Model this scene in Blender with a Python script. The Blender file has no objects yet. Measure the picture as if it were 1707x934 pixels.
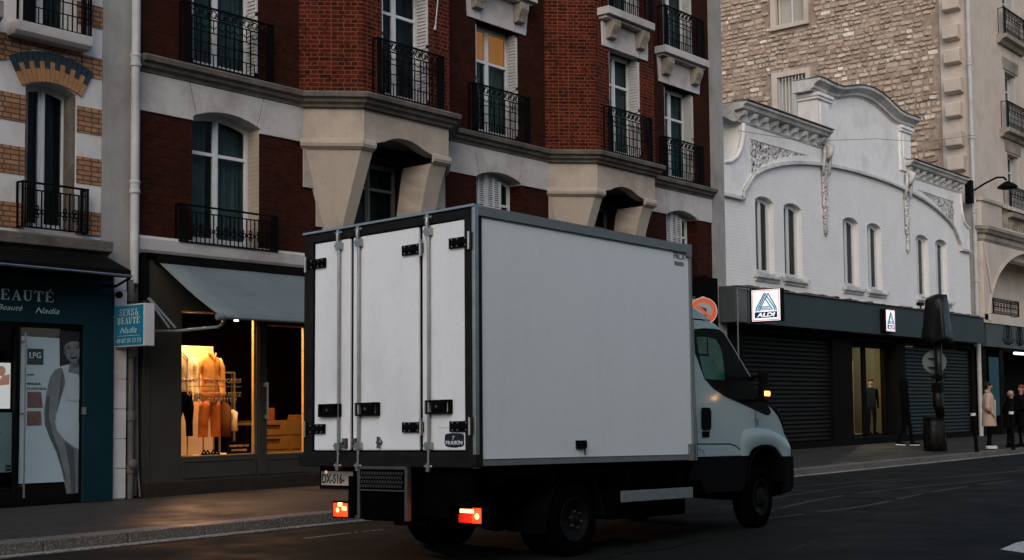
import bpy, bmesh, math, random
from mathutils import Vector, Matrix
from mathutils.geometry import tessellate_polygon
random.seed(7)
R = math.radians
S = bpy.context.scene
COL = S.collection

# ------------------------------------------------------------------ camera
cd = bpy.data.cameras.new('camera'); cam = bpy.data.objects.new('camera', cd); COL.objects.link(cam)
S.camera = cam
cd.sensor_width = 36.0; cd.lens = 36.0*2150/1707; cd.shift_y = 79.5/1707
cd.clip_start = .1; cd.clip_end = 2000
psi, th, rho = R(39.7), R(3.5), R(.57)
fw = Vector((math.cos(psi)*math.cos(th), math.sin(psi)*math.cos(th), math.sin(th)))
rt = Vector((math.sin(psi), -math.cos(psi), 0)); up = rt.cross(fw)
r2 = rt*math.cos(rho) - up*math.sin(rho); u2 = up*math.cos(rho) + rt*math.sin(rho)
cam.matrix_world = Matrix(((r2.x, u2.x, -fw.x, 0), (r2.y, u2.y, -fw.y, -16.1), (r2.z, u2.z, -fw.z, 1.38), (0, 0, 0, 1)))

# ------------------------------------------------------------------ light
W = bpy.data.worlds.new('World'); S.world = W; W.use_nodes = True
nt = W.node_tree; bg = nt.nodes['Background']
sky = nt.nodes.new('ShaderNodeTexSky'); sky.sky_type = 'NISHITA'; sky.sun_disc = False
SUN_EL, SUN_AZ = 32, 214            # azimuth of the sun counted from +X towards +Y
sky.sun_elevation = R(SUN_EL); sky.sun_rotation = R(90-SUN_AZ)
sky.air_density = 1.0; sky.dust_density = 2.5; sky.ozone_density = 1.0
nt.links.new(sky.outputs[0], bg.inputs[0]); bg.inputs[1].default_value = .15
sd = bpy.data.lights.new('sun', 'SUN'); sun = bpy.data.objects.new('sun', sd); COL.objects.link(sun)
sd.energy = .48; sd.angle = R(50); sd.color = (1, .94, .88)
to_sun = Vector((math.cos(R(SUN_AZ))*math.cos(R(SUN_EL)), math.sin(R(SUN_AZ))*math.cos(R(SUN_EL)), math.sin(R(SUN_EL))))
sun.rotation_euler = to_sun.to_track_quat('Z', 'Y').to_euler()
S.view_settings.view_transform = 'Standard'; S.view_settings.look = 'None'
S.view_settings.exposure = .1; S.view_settings.gamma = 1; S.view_settings.use_curve_mapping = False

# ------------------------------------------------------------------ materials
def nodes(name):
    m = bpy.data.materials.new(name); m.use_nodes = True
    return m, m.node_tree.nodes, m.node_tree.links, m.node_tree.nodes['Principled BSDF']
def rgb(c): return (c[0], c[1], c[2], 1)
def mix(ns, ln, fac, a, b, blend='MIX'):
    n = ns.new('ShaderNodeMix'); n.data_type = 'RGBA'; n.blend_type = blend
    for k, v in ((0, fac), (6, a), (7, b)):
        if hasattr(v, 'is_linked') or hasattr(v, 'links'): ln.new(v, n.inputs[k])
        elif isinstance(v, (int, float)): n.inputs[k].default_value = v
        else: n.inputs[k].default_value = rgb(v)
    return n.outputs[2]
def noise(ns, ln, vec, scale, detail=4, rough=.6, lo=.35, hi=.65, sx=None):
    if sx:
        mp = ns.new('ShaderNodeMapping'); mp.inputs['Scale'].default_value = sx; ln.new(vec, mp.inputs[0]); vec = mp.outputs[0]
    n = ns.new('ShaderNodeTexNoise'); n.inputs['Scale'].default_value = scale; n.inputs['Detail'].default_value = detail
    n.inputs['Roughness'].default_value = rough; ln.new(vec, n.inputs['Vector'])
    r = ns.new('ShaderNodeMapRange'); r.inputs[1].default_value = lo; r.inputs[2].default_value = hi
    ln.new(n.outputs[0], r.inputs[0]); return r.outputs[0]
def mat(name, c, rough=.7, metal=0, var=.25, scale=3.0, bump=.15, bscale=40, dirt=None, streak=.0, coat=0, spec=.22, fine=.0):
    m, ns, ln, b = nodes(name)
    tc = ns.new('ShaderNodeTexCoord').outputs['Object']
    c2 = tuple(x*(1-var) for x in c)
    col = mix(ns, ln, noise(ns, ln, tc, scale, 6, .65, .3, .7), c, c2)
    if streak:
        col = mix(ns, ln, noise(ns, ln, tc, 1.0, 5, .6, .5, .8, sx=(5, 5, .5)), col, tuple(x*(1-streak) for x in c))
    if fine:
        col = mix(ns, ln, noise(ns, ln, tc, 60, 2, .7, .3, .7), col, tuple(min(1, x*(1+fine)) for x in c))
    if dirt:
        col = mix(ns, ln, noise(ns, ln, tc, .9, 8, .7, .48, .72), col, dirt)
    ln.new(col, b.inputs['Base Color'])
    b.inputs['Roughness'].default_value = rough; b.inputs['Metallic'].default_value = metal
    b.inputs['Specular IOR Level'].default_value = spec
    if coat: b.inputs['Coat Weight'].default_value = coat; b.inputs['Coat Roughness'].default_value = .12
    if bump:
        n = ns.new('ShaderNodeTexNoise'); n.inputs['Scale'].default_value = bscale; n.inputs['Detail'].default_value = 5
        ln.new(tc, n.inputs['Vector'])
        bp = ns.new('ShaderNodeBump'); bp.inputs['Strength'].default_value = bump; bp.inputs['Distance'].default_value = .02
        ln.new(n.outputs[0], bp.inputs['Height']); ln.new(bp.outputs[0], b.inputs['Normal'])
    return m
def brick(name, c1, c2, mortar, w=.2, h=.072, ms=.012, bump=.6, dirt=.5, squash=.55, rough=.85, var2=None, patch=None):
    m, ns, ln, b = nodes(name)
    uv = ns.new('ShaderNodeUVMap').outputs[0]; tc = ns.new('ShaderNodeTexCoord').outputs['Object']
    # slight waviness so courses are not ruled lines
    nz = ns.new('ShaderNodeTexNoise'); nz.inputs['Scale'].default_value = 7; ln.new(uv, nz.inputs['Vector'])
    ad = ns.new('ShaderNodeVectorMath'); ad.operation = 'MULTIPLY_ADD'; ln.new(nz.outputs['Color'], ad.inputs[0])
    ad.inputs[1].default_value = (.012, .012, 0); ln.new(uv, ad.inputs[2])
    t = ns.new('ShaderNodeTexBrick'); ln.new(ad.outputs[0], t.inputs['Vector'])
    t.inputs['Scale'].default_value = 1; t.inputs['Brick Width'].default_value = w; t.inputs['Row Height'].default_value = h
    t.inputs['Mortar Size'].default_value = ms; t.inputs['Mortar Smooth'].default_value = .25; t.inputs['Bias'].default_value = 0
    t.squash = squash; t.squash_frequency = 2
    t.inputs['Color1'].default_value = rgb(c1); t.inputs['Color2'].default_value = rgb(c2); t.inputs['Mortar'].default_value = rgb(mortar)
    col = t.outputs[0]
    if var2:
        col = mix(ns, ln, noise(ns, ln, tc, 9, 3, .7, .55, .7), col, var2)
    if patch:
        col = mix(ns, ln, noise(ns, ln, tc, .8, 5, .7, .45, .7), col, patch)
    col = mix(ns, ln, noise(ns, ln, tc, 1.3, 7, .7, .35, .8), col, mix(ns, ln, 1.0, col, (1-dirt, 1-dirt, 1-dirt), 'MULTIPLY'))
    ln.new(col, b.inputs['Base Color']); b.inputs['Roughness'].default_value = rough
    b.inputs['Specular IOR Level'].default_value = .1
    inv = ns.new('ShaderNodeMath'); inv.operation = 'SUBTRACT'; inv.inputs[0].default_value = 1; ln.new(t.outputs['Fac'], inv.inputs[1])
    n2 = ns.new('ShaderNodeTexNoise'); n2.inputs['Scale'].default_value = 30; ln.new(tc, n2.inputs['Vector'])
    ma = ns.new('ShaderNodeMath'); ma.operation = 'MULTIPLY_ADD'; ln.new(n2.outputs[0], ma.inputs[0]); ma.inputs[1].default_value = .5
    ln.new(inv.outputs[0], ma.inputs[2])
    bp = ns.new('ShaderNodeBump'); bp.inputs['Strength'].default_value = bump; bp.inputs['Distance'].default_value = .015
    ln.new(ma.outputs[0], bp.inputs['Height']); ln.new(bp.outputs[0], b.inputs['Normal'])
    return m
def emit(name, c, s, rough=.4):
    m, ns, ln, b = nodes(name)
    b.inputs['Base Color'].default_value = rgb(c); b.inputs['Emission Color'].default_value = rgb(c)
    b.inputs['Emission Strength'].default_value = s; b.inputs['Roughness'].default_value = rough
    return m
def glass(name, tint=(.55, .62, .62), refl=.10, rough=.02, ior=1.38):
    m, ns, ln, b = nodes(name)
    ns.remove(b); out = ns['Material Output']
    t = ns.new('ShaderNodeBsdfTransparent'); t.inputs[0].default_value = rgb(tint)
    g = ns.new('ShaderNodeBsdfGlossy'); g.inputs['Roughness'].default_value = rough; g.inputs[0].default_value = (1, 1, 1, 1)
    fr = ns.new('ShaderNodeFresnel'); fr.inputs[0].default_value = ior
    ma = ns.new('ShaderNodeMath'); ma.operation = 'MULTIPLY_ADD'; ln.new(fr.outputs[0], ma.inputs[0]); ma.inputs[1].default_value = 1; ma.inputs[2].default_value = refl
    ma.use_clamp = True
    # a thin pane: only its outer face reflects
    ge = ns.new('ShaderNodeNewGeometry'); iv = ns.new('ShaderNodeMath'); iv.operation = 'SUBTRACT'; iv.inputs[0].default_value = 1; ln.new(ge.outputs['Backfacing'], iv.inputs[1])
    mu = ns.new('ShaderNodeMath'); mu.operation = 'MULTIPLY'; ln.new(ma.outputs[0], mu.inputs[0]); ln.new(iv.outputs[0], mu.inputs[1])
    mx = ns.new('ShaderNodeMixShader'); ln.new(mu.outputs[0], mx.inputs[0]); ln.new(t.outputs[0], mx.inputs[1]); ln.new(g.outputs[0], mx.inputs[2])
    ln.new(mx.outputs[0], out.inputs[0]); return m
def leafmat(name):      # stone colour read from the mesh so that every stone differs
    m, ns, ln, b = nodes(name)
    a = ns.new('ShaderNodeAttribute'); a.attribute_name = 'stone'
    tc = ns.new('ShaderNodeTexCoord').outputs['Object']
    col = mix(ns, ln, noise(ns, ln, tc, 14, 6, .75, .4, .75), a.outputs['Color'], mix(ns, ln, 1.0, a.outputs['Color'], (.55, .5, .46), 'MULTIPLY'))
    ln.new(col, b.inputs['Base Color']); b.inputs['Roughness'].default_value = .95; b.inputs['Specular IOR Level'].default_value = .1
    n = ns.new('ShaderNodeTexNoise'); n.inputs['Scale'].default_value = 22; n.inputs['Detail'].default_value = 8; ln.new(tc, n.inputs['Vector'])
    bp = ns.new('ShaderNodeBump'); bp.inputs['Strength'].default_value = .8; bp.inputs['Distance'].default_value = .04
    ln.new(n.outputs[0], bp.inputs['Height']); ln.new(bp.outputs[0], b.inputs['Normal'])
    return m

M = dict(
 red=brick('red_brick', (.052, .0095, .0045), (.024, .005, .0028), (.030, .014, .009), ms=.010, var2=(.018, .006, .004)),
 redsunlit=brick('red_brick_bay_sunlit', (.115, .0135, .005), (.032, .0055, .003), (.15, .058, .034), ms=.010, var2=(.022, .006, .004), dirt=.6),  # same brick coloured brighter and redder, as sunlit on the bays
 orange=brick('orange_brick', (.42, .22, .11), (.30, .15, .075), (.09, .07, .055), w=.22, h=.07, ms=.011, dirt=.35, var2=(.2, .1, .06)),
 painted=brick('painted_brick', (.80, .80, .80), (.77, .77, .77), (.73, .73, .73), w=.2, h=.085, ms=.012, bump=.45, dirt=.12),
 reveal=brick('painted_reveal_brick', (.42, .36, .29), (.38, .32, .26), (.34, .29, .24), bump=.5, dirt=.3),
 stone=mat('facade_stone', (.46, .445, .435), .85, var=.15, scale=2, dirt=(.27, .235, .21), streak=.25, bump=.3, bscale=60, fine=.1),
 stone2=mat('corbel_stone', (.39, .335, .28), .85, var=.12, scale=3, dirt=(.26, .215, .18), streak=.35, bump=.35, bscale=60, fine=.1),
 cornice=mat('sooty_cornice_stone', (.17, .15, .13), .9, var=.5, scale=3, dirt=(.05, .045, .04), streak=.5, bump=.5, bscale=30),
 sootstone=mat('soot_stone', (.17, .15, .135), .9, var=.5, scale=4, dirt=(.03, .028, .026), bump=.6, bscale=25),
 white_render=mat('white_render', (.60, .585, .575), .8, var=.12, scale=2, dirt=(.36, .34, .33), streak=.15, bump=.2, bscale=70),
 stucco=mat('grey_stucco', (.33, .325, .31), .9, var=.2, scale=1.5, streak=.3, dirt=(.2, .19, .18), bump=.2),
 paint_smooth=mat('painted_render', (.80, .80, .80), .7, var=.07, scale=2, dirt=(.56, .55, .54), streak=.1, bump=.12, bscale=30),
 paint_trim=mat('painted_trim', (.66, .66, .65), .75, var=.25, scale=6, dirt=(.2, .19, .18), streak=.35, bump=.25, bscale=40),
 lime=mat('limestone_ashlar', (.56, .49, .43), .85, var=.12, scale=1.2, dirt=(.40, .34, .29), streak=.2, bump=.25, bscale=40),
 limedark=mat('weathered_limestone', (.34, .30, .26), .9, var=.35, scale=3, dirt=(.10, .09, .08), streak=.3, bump=.3),
 rubble=leafmat('rubble_stone'),
 rubblemortar=mat('rubble_mortar', (.40, .32, .265), .95, var=.45, scale=6, bump=.8, bscale=18, dirt=(.2, .14, .11)),
 pipe=mat('painted_pipe', (.48, .49, .49), .55, var=.2, scale=4, streak=.25, dirt=(.3, .3, .29), bump=.05),
 pipedark=mat('cast_iron_pipe', (.13, .12, .11), .6, var=.4, scale=8, bump=.2),
 iron=mat('black_iron', (.003, .0032, .0032), .6, spec=.06, var=.3, scale=8, bump=.1),
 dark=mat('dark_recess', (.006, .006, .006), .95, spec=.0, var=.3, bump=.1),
 frame=mat('white_window_frame', (.60, .63, .65), .5, var=.12, scale=6, bump=.05),
 shadeframe=mat('shaded_window_frame', (.16, .165, .165), .6, var=.2, scale=6, bump=.05),  # white frame darkened in its colour for the shade under the bays
 shutter=mat('white_shutter', (.50, .51, .52), .6, var=.15, scale=5, bump=.05),
 glass=glass('window_glass', (.55, .62, .63), -.012, ior=1.3),
 shopglass=glass('shop_glass', (.95, .93, .9), -.035, ior=1.3),
 curtain=mat('grey_green_curtain', (.30, .36, .36), .9, var=.5, scale=3, bump=.1),
 curtteal=mat('teal_curtain', (.07, .26, .29), .9, var=.4, scale=3, bump=.1),
 curtdark=mat('dark_curtain', (.09, .11, .11), .9, var=.5, scale=3, bump=.1),
 curtwarm=emit('lamp_lit_curtain', (.75, .25, .06), .75, .9),
 teal=mat('teal_shop_paint', (.006, .030, .040), .6, spec=.06, var=.3, scale=2, bump=.05),
 tealsign=emit('teal_sign_face', (.005, .085, .14), .35),
 signwhite=mat('white_sign_case', (.50, .51, .53), .5, var=.1, bump=.03),
 letter=mat('white_lettering', (.42, .52, .53), .6, var=.1, bump=0),
 grey_front=mat('taupe_shop_paint', (.042, .040, .034), .65, spec=.08, var=.15, scale=3, bump=.06),
 plinth=mat('brown_plinth_stone', (.032, .026, .021), .9, spec=.05, var=.4, scale=6, bump=.3),
 awning=mat('grey_awning_canvas', (.145, .18, .19), .85, var=.2, scale=2, streak=.2, bump=.1, bscale=120),
 steel=mat('brushed_steel', (.42, .42, .41), .35, 1, var=.3, scale=8, bump=.03),
 steeldark=mat('dull_steel', (.17, .165, .155), .45, .9, var=.4, scale=9, bump=.05),
 alu=mat('aluminium_rail', (.19, .225, .23), .55, .35, var=.2, scale=6, bump=.03),
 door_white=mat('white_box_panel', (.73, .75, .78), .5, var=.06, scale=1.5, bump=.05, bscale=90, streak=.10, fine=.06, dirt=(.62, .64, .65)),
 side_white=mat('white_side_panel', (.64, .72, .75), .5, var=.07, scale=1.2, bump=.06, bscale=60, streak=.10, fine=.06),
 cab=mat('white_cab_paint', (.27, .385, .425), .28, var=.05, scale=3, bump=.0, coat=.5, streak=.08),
 rubber=mat('tyre_rubber', (.003, .003, .0032), .95, spec=.0, var=.3, bump=.2),
 black_plastic=mat('black_plastic', (.0035, .0035, .0037), .7, spec=.05, var=.3, scale=5, bump=.08),
 gloss_black=mat('black_glazing', (.0025, .003, .003), .35, var=.1, bump=0, spec=.035),
 cabglass=mat('teal_tinted_glass', (.012, .125, .11), .14, var=.85, scale=3.2, bump=0, spec=.22),
 chassis=mat('dirty_chassis', (.0028, .0028, .0028), .95, spec=.0, var=.5, scale=8, bump=.3),
 rearframe=mat('dirty_rear_frame', (.014, .0135, .012), .5, .1, spec=.1, var=.55, scale=6, bump=.1),
 rim=mat('dusty_wheel_rim', (.006, .0075, .0075), .65, .1, spec=.08, var=.35, scale=12, bump=.1),
 navy=mat('navy_badge', (.008, .014, .03), .4, var=.1, bump=0),
 white=mat('white_paint', (.75, .75, .75), .6, var=.1, bump=0),
 ink=mat('dark_ink', (.03, .05, .055), .6, var=.1, bump=0),
 plate=mat('number_plate', (.42, .41, .37), .4, var=.15, bump=0),
 tail_red=emit('lit_red_lens', (1, .045, .006), 1.1), tail_hot=emit('lit_amber_lens', (1, .55, .20), 3.2), tail_dim=emit('dim_red_lens', (.5, .02, .01), .12),
 indic=emit('lit_indicator', (1, .42, .06), 6),
 fascia=mat('slate_fascia_panel', (.040, .058, .062), .6, spec=.1, var=.15, scale=1, bump=.04, streak=.15),
 fascia2=mat('slate_fascia_box', (.05, .062, .066), .5, var=.2, scale=1, bump=.04),
 fascia_dk=mat('shop_surround', (.0065, .006, .0055), .7, spec=.03, var=.3, scale=2, bump=.05),
 roller=mat('roller_shutter_slats', (.014, .0135, .0125), .6, .0, spec=.06, var=.3, scale=3, bump=.04),
 roller2=mat('greenish_roller_slats', (.022, .031, .030), .6, .0, spec=.12, var=.3, scale=3, bump=.04),
 lit_sign=emit('backlit_white', (.93, .96, 1), .62), red_line=emit('backlit_red', (.6, .04, .02), .35),
 logo_cyan=emit('backlit_cyan', (.0, .20, .32), .45), logo_navy=emit('backlit_navy', (.003, .018, .10), .35), 
 wood=mat('light_oak', (.46, .27, .10), .5, var=.25, scale=5, streak=.3, bump=.1),
 panelwhite=mat('cream_display_panel', (.80, .68, .52), .8, var=.06, bump=.05),
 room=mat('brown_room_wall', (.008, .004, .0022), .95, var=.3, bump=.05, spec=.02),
 ochre=mat('ochre_cotton', (.62, .30, .09), .8, var=.2, scale=9, bump=.3, bscale=25),
 rust=mat('rust_cotton', (.55, .16, .035), .8, var=.2, scale=9, bump=.3, bscale=25),
 cream=mat('cream_knit', (.80, .68, .50), .9, var=.15, scale=9, bump=.4, bscale=40),
 blackcloth=mat('black_cloth', (.006, .006, .007), .95, spec=.0, var=.3, scale=10, bump=.3, bscale=30),
 brass=mat('brass_tube', (.55, .38, .16), .35, .8, var=.2, bump=0),
 goldletter=mat('gold_vinyl', (.48, .27, .13), .5, var=.1, bump=0),
 trench=mat('beige_trench', (.50, .36, .27), .85, var=.2, scale=7, bump=.3, bscale=20),
 skin=mat('skin', (.42, .24, .17), .6, var=.1, bump=0),
 hairblack=mat('black_hair', (.012, .010, .009), .6, var=.3, bump=.4, bscale=60),
 hairblond=mat('fair_hair', (.38, .27, .18), .7, var=.4, scale=15, bump=.5, bscale=60),
 hairred=mat('auburn_hair', (.20, .05, .03), .7, var=.3, scale=15, bump=.5, bscale=60),
 shoewhite=mat('white_trainer', (.62, .62, .62), .6, var=.1, bump=.05),
 bag=mat('black_plastic_bag', (.005, .005, .0055), .4, var=.3, scale=6, bump=.9, bscale=7),
 orange_red=mat('orange_red_reflective', (.80, .13, .04), .45, var=.08, bump=0), greysign=mat('grey_reflective', (.32, .34, .36), .45, var=.08, bump=0),
 backsign=mat('bare_sign_back', (.14, .17, .17), .45, .4, var=.3, bump=.05),
 cyanposter=mat('cyan_poster', (.010, .065, .08), .6, var=.2, bump=0),
 poster=mat('pale_blue_poster', (.34, .45, .50), .6, var=.12, scale=1.5, bump=0), greyskin=mat('printed_grey_skin', (.075, .095, .105), .6, var=.45, scale=4, bump=0),
 greyskin2=mat('printed_light_skin', (.16, .19, .205), .6, var=.4, scale=5, bump=0),
 hairprint=mat('printed_dark_hair', (.018, .022, .024), .6, var=.3, bump=0), clothprint=mat('printed_white_cloth', (.34, .42, .46), .6, var=.15, bump=0),
 pinkprint=mat('printed_pink', (.16, .10, .10), .6, var=.5, scale=12, bump=0),
 screen=emit('lit_screen', (.85, .80, .78), .75), screen_pink=emit('lit_screen_skin', (.55, .25, .18), .6),
 tube=emit('lit_tube', (.95, .9, .8), 1.6), spot=emit('lit_ceiling_spot', (1, .75, .45), 6),
 goldcard=emit('lit_card', (.55, .50, .28), .10), amber=mat('amber_stained_glass', (.22, .075, .025), .3, var=.85, scale=2.5, bump=.0),
 sheenstreak=mat('road_sheen_streak', (.050, .044, .032), .75, var=.45, scale=4, bump=.1),  # colour of the painted sheen on the asphalt
 brownstain=mat('brown_tape_mark', (.2, .1, .04), .7, var=.3, bump=0),
)
# ground materials
def ground(name, c, c2, rough=.75, sc=1.0, patch=None, bump=.4):
    m, ns, ln, b = nodes(name)
    tc = ns.new('ShaderNodeTexCoord').outputs['Object']
    col = mix(ns, ln, noise(ns, ln, tc, .5*sc, 8, .7, .3, .75), c, c2)
    col = mix(ns, ln, noise(ns, ln, tc, 38, 3, .85, .48, .70), col, tuple(x*2.6 for x in c))
    col = mix(ns, ln, noise(ns, ln, tc, 8*sc, 5, .8, .58, .75), col, tuple(x*.45 for x in c))
    if patch: col = mix(ns, ln, noise(ns, ln, tc, 1, 6, .7, .52, .62, sx=(.12, .9, 1)), col, patch)
    ln.new(col, b.inputs['Base Color'])
    rr = ns.new('ShaderNodeMapRange'); rr.inputs[3].default_value = rough-.2; rr.inputs[4].default_value = rough+.12
    ln.new(noise(ns, ln, tc, 1.2, 5, .6), rr.inputs[0]); ln.new(rr.outputs[0], b.inputs['Roughness'])
    b.inputs['Specular IOR Level'].default_value = .08
    n = ns.new('ShaderNodeTexNoise'); n.inputs['Scale'].default_value = 90; n.inputs['Detail'].default_value = 6; ln.new(tc, n.inputs['Vector'])
    bp = ns.new('ShaderNodeBump'); bp.inputs['Strength'].default_value = bump; bp.inputs['Distance'].default_value = .01
    ln.new(n.outputs[0], bp.inputs['Height']); ln.new(bp.outputs[0], b.inputs['Normal'])
    return m
M['asphalt'] = ground('road_asphalt', (.0078, .0095, .0085), (.0050, .0063, .0057), .9, patch=(.0115, .0128, .0115))
M['pave'] = ground('pavement_asphalt', (.036, .034, .031), (.024, .022, .020), .7)
M['granite'] = ground('kerb_granite', (.11, .105, .095), (.055, .052, .048), .7, bump=.5)
M['gutter'] = ground('gutter_concrete', (.24, .23, .21), (.07, .067, .062), .75)
M['tar'] = ground('tar_seal', (.004, .004, .004), (.003, .003, .003), .6)
M['patch'] = ground('newer_asphalt', (.0105, .0115, .0105), (.007, .008, .0075), .9)
M['mark'] = ground('worn_white_paint', (.42, .44, .44), (.25, .26, .26), .7)

# ------------------------------------------------------------------ mesh builder
class MB:
    def __init__(s): s.v = []; s.f = []; s.m = []; s.cols = None
    def add(s, vs, fs, mi=0):
        o = len(s.v); s.v += [tuple(v) for v in vs]
        for f in fs: s.f.append(tuple(o+i for i in f)); s.m.append(mi)
    def box(s, x0, y0, z0, x1, y1, z1, mi=0, mt=None):
        vs = [Vector((x, y, z)) for x in (x0, x1) for y in (y0, y1) for z in (z0, z1)]
        if mt: vs = [mt @ v for v in vs]
        s.add(vs, [(0, 1, 3, 2), (4, 6, 7, 5), (0, 4, 5, 1), (2, 3, 7, 6), (0, 2, 6, 4), (1, 5, 7, 3)], mi); return s
    def bar(s, a, b, w, h=None, mi=0):
        a, b = Vector(a), Vector(b); d = (b-a); L = d.length
        if L < 1e-6: return s
        q = d.to_track_quat('X', 'Z').to_matrix().to_4x4(); q.translation = a
        h = h or w; s.box(0, -w/2, -h/2, L, w/2, h/2, mi, q); return s
    def tube(s, pts, r, n=10, mi=0, cap=True, closed=False):
        pts = [Vector(p) for p in pts]; k = len(pts); rs = r if isinstance(r, (list, tuple)) else [r]*k
        o = len(s.v); ref = None
        for i, p in enumerate(pts):
            if closed: t = pts[(i+1) % k]-pts[i-1]
            else: t = pts[min(i+1, k-1)]-pts[max(i-1, 0)]
            t.normalize()
            if ref is None: ref = Vector((0, 0, 1)) if abs(t.z) < .9 else Vector((1, 0, 0))
            a = (ref - t*ref.dot(t)).normalized(); ref = a; b = t.cross(a)
            for j in range(n):
                an = 2*math.pi*j/n; s.v.append(tuple(p+(a*math.cos(an)+b*math.sin(an))*rs[i]))
        for i in range(k if closed else k-1):
            i2 = (i+1) % k
            for j in range(n):
                s.f.append((o+i*n+j, o+i*n+(j+1) % n, o+i2*n+(j+1) % n, o+i2*n+j)); s.m.append(mi)
        if cap and not closed:
            s.f.append(tuple(o+j for j in range(n))); s.m.append(mi); s.f.append(tuple(o+(k-1)*n+j for j in range(n))); s.m.append(mi)
        return s
    def lathe(s, c, ax, prof, n=32, mi=0):           # prof: (radius, distance along axis)
        c = Vector(c); ax = Vector(ax).normalized(); a = ax.orthogonal().normalized(); b = ax.cross(a); o = len(s.v); k = len(prof)
        for r, d in prof:
            for j in range(n):
                an = 2*math.pi*j/n; s.v.append(tuple(c+ax*d+(a*math.cos(an)+b*math.sin(an))*r))
        for i in range(k-1):
            for j in range(n): s.f.append((o+i*n+j, o+i*n+(j+1) % n, o+(i+1)*n+(j+1) % n, o+(i+1)*n+j)); s.m.append(mi)
        for i in (0, k-1):
            if prof[i][0] > 1e-4: s.f.append(tuple(o+i*n+j for j in range(n))); s.m.append(mi)
        return s
    def loft(s, secs, n=16, mi=0, cap=True, pw=1.0):          # secs: (cx, cy, cz, rx, ry[, ang])
        o = len(s.v)
        for q in secs:
            cx, cy, cz, rx, ry = q[:5]; an0 = q[5] if len(q) > 5 else 0
            for j in range(n):
                an = 2*math.pi*j/n; c, sn = math.cos(an), math.sin(an)
                c = math.copysign(abs(c)**pw, c); sn = math.copysign(abs(sn)**pw, sn)
                x, y = rx*c, ry*sn
                s.v.append((cx+x*math.cos(an0)-y*math.sin(an0), cy+x*math.sin(an0)+y*math.cos(an0), cz))
        for i in range(len(secs)-1):
            for j in range(n): s.f.append((o+i*n+j, o+i*n+(j+1) % n, o+(i+1)*n+(j+1) % n, o+(i+1)*n+j)); s.m.append(mi)
        if cap:
            s.f.append(tuple(o+j for j in range(n))); s.m.append(mi); s.f.append(tuple(o+(len(secs)-1)*n+j for j in range(n))); s.m.append(mi)
        return s
    def poly(s, out, holes, fn, d0, d1, mi=0):       # flat shape with holes given in (u,v), thick from d0 to d1; fn(u,v,d)->xyz
        loops = [out]+list(holes); flat = [p for l in loops for p in l]
        tri = tessellate_polygon([[Vector((p[0], p[1], 0)) for p in l] for l in loops])
        n = len(flat); o = len(s.v)
        for d in (d0, d1): s.v += [tuple(fn(p[0], p[1], d)) for p in flat]
        for t in tri:
            s.f.append(tuple(o+i for i in t)); s.m.append(mi); s.f.append(tuple(o+n+i for i in reversed(t))); s.m.append(mi)
        k = 0
        for l in loops:
            L = len(l)
            for i in range(L):
                j = (i+1) % L; s.f.append((o+k+i, o+k+j, o+n+k+j, o+n+k+i)); s.m.append(mi)
            k += L
        return s
    def sweep(s, path, prof, mi=0, closed_prof=True, nrm=None):  # path in plan [(x,y)], prof [(out, z)] ; out is to the right-hand (street) side
        k = len(path); n = len(prof); o = len(s.v)
        P = [Vector((p[0], p[1])) for p in path]
        for i in range(k):
            ns = []
            if i > 0: t = (P[i]-P[i-1]).normalized(); ns.append(Vector((t.y, -t.x)))
            if i < k-1: t = (P[i+1]-P[i]).normalized(); ns.append(Vector((t.y, -t.x)))
            m = sum(ns, Vector((0, 0))).normalized(); m = m/max(.3, m.dot(ns[0]))
            for a, z in prof: q = P[i]+m*a; s.v.append((q.x, q.y, z))
        for i in range(k-1):
            for j in range(n if closed_prof else n-1): s.f.append((o+i*n+j, o+i*n+(j+1) % n, o+(i+1)*n+(j+1) % n, o+(i+1)*n+j)); s.m.append(mi)
        for i in (0, k-1): s.f.append(tuple(o+i*n+j for j in range(n))); s.m.append(mi)
        return s
    def build(s, name, mats, parent=None, smooth=False, bevel=0, recalc=True):
        me = bpy.data.meshes.new(name); me.from_pydata(s.v, [], s.f)
        if not isinstance(mats, (list, tuple)): mats = [mats]
        for m in mats: me.materials.append(m)
        for p, mi in zip(me.polygons, s.m): p.material_index = mi
        if recalc:
            bm = bmesh.new(); bm.from_mesh(me); bmesh.ops.recalc_face_normals(bm, faces=bm.faces); bm.to_mesh(me); bm.free()
        uv = me.uv_layers.new(name='UVMap')
        for p in me.polygons:
            n = p.normal
            if abs(n.z) < .75:
                t = Vector((-n.y, n.x, 0)).normalized()
                if t.x < -1e-3 or (abs(t.x) < 1e-3 and t.y < 0): t = -t
                for li in p.loop_indices:
                    v = me.vertices[me.loops[li].vertex_index].co; uv.data[li].uv = (v.dot(t), v.z)
            else:
                for li in p.loop_indices:
                    v = me.vertices[me.loops[li].vertex_index].co; uv.data[li].uv = (v.x, v.y)
        if smooth: me.shade_smooth()
        ob = bpy.data.objects.new(name, me); COL.objects.link(ob)
        if parent: ob.parent = parent
        if bevel:
            b = ob.modifiers.new('bevel', 'BEVEL'); b.width = bevel; b.segments = 2; b.limit_method = 'ANGLE'; b.angle_limit = R(35)
        return ob
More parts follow.
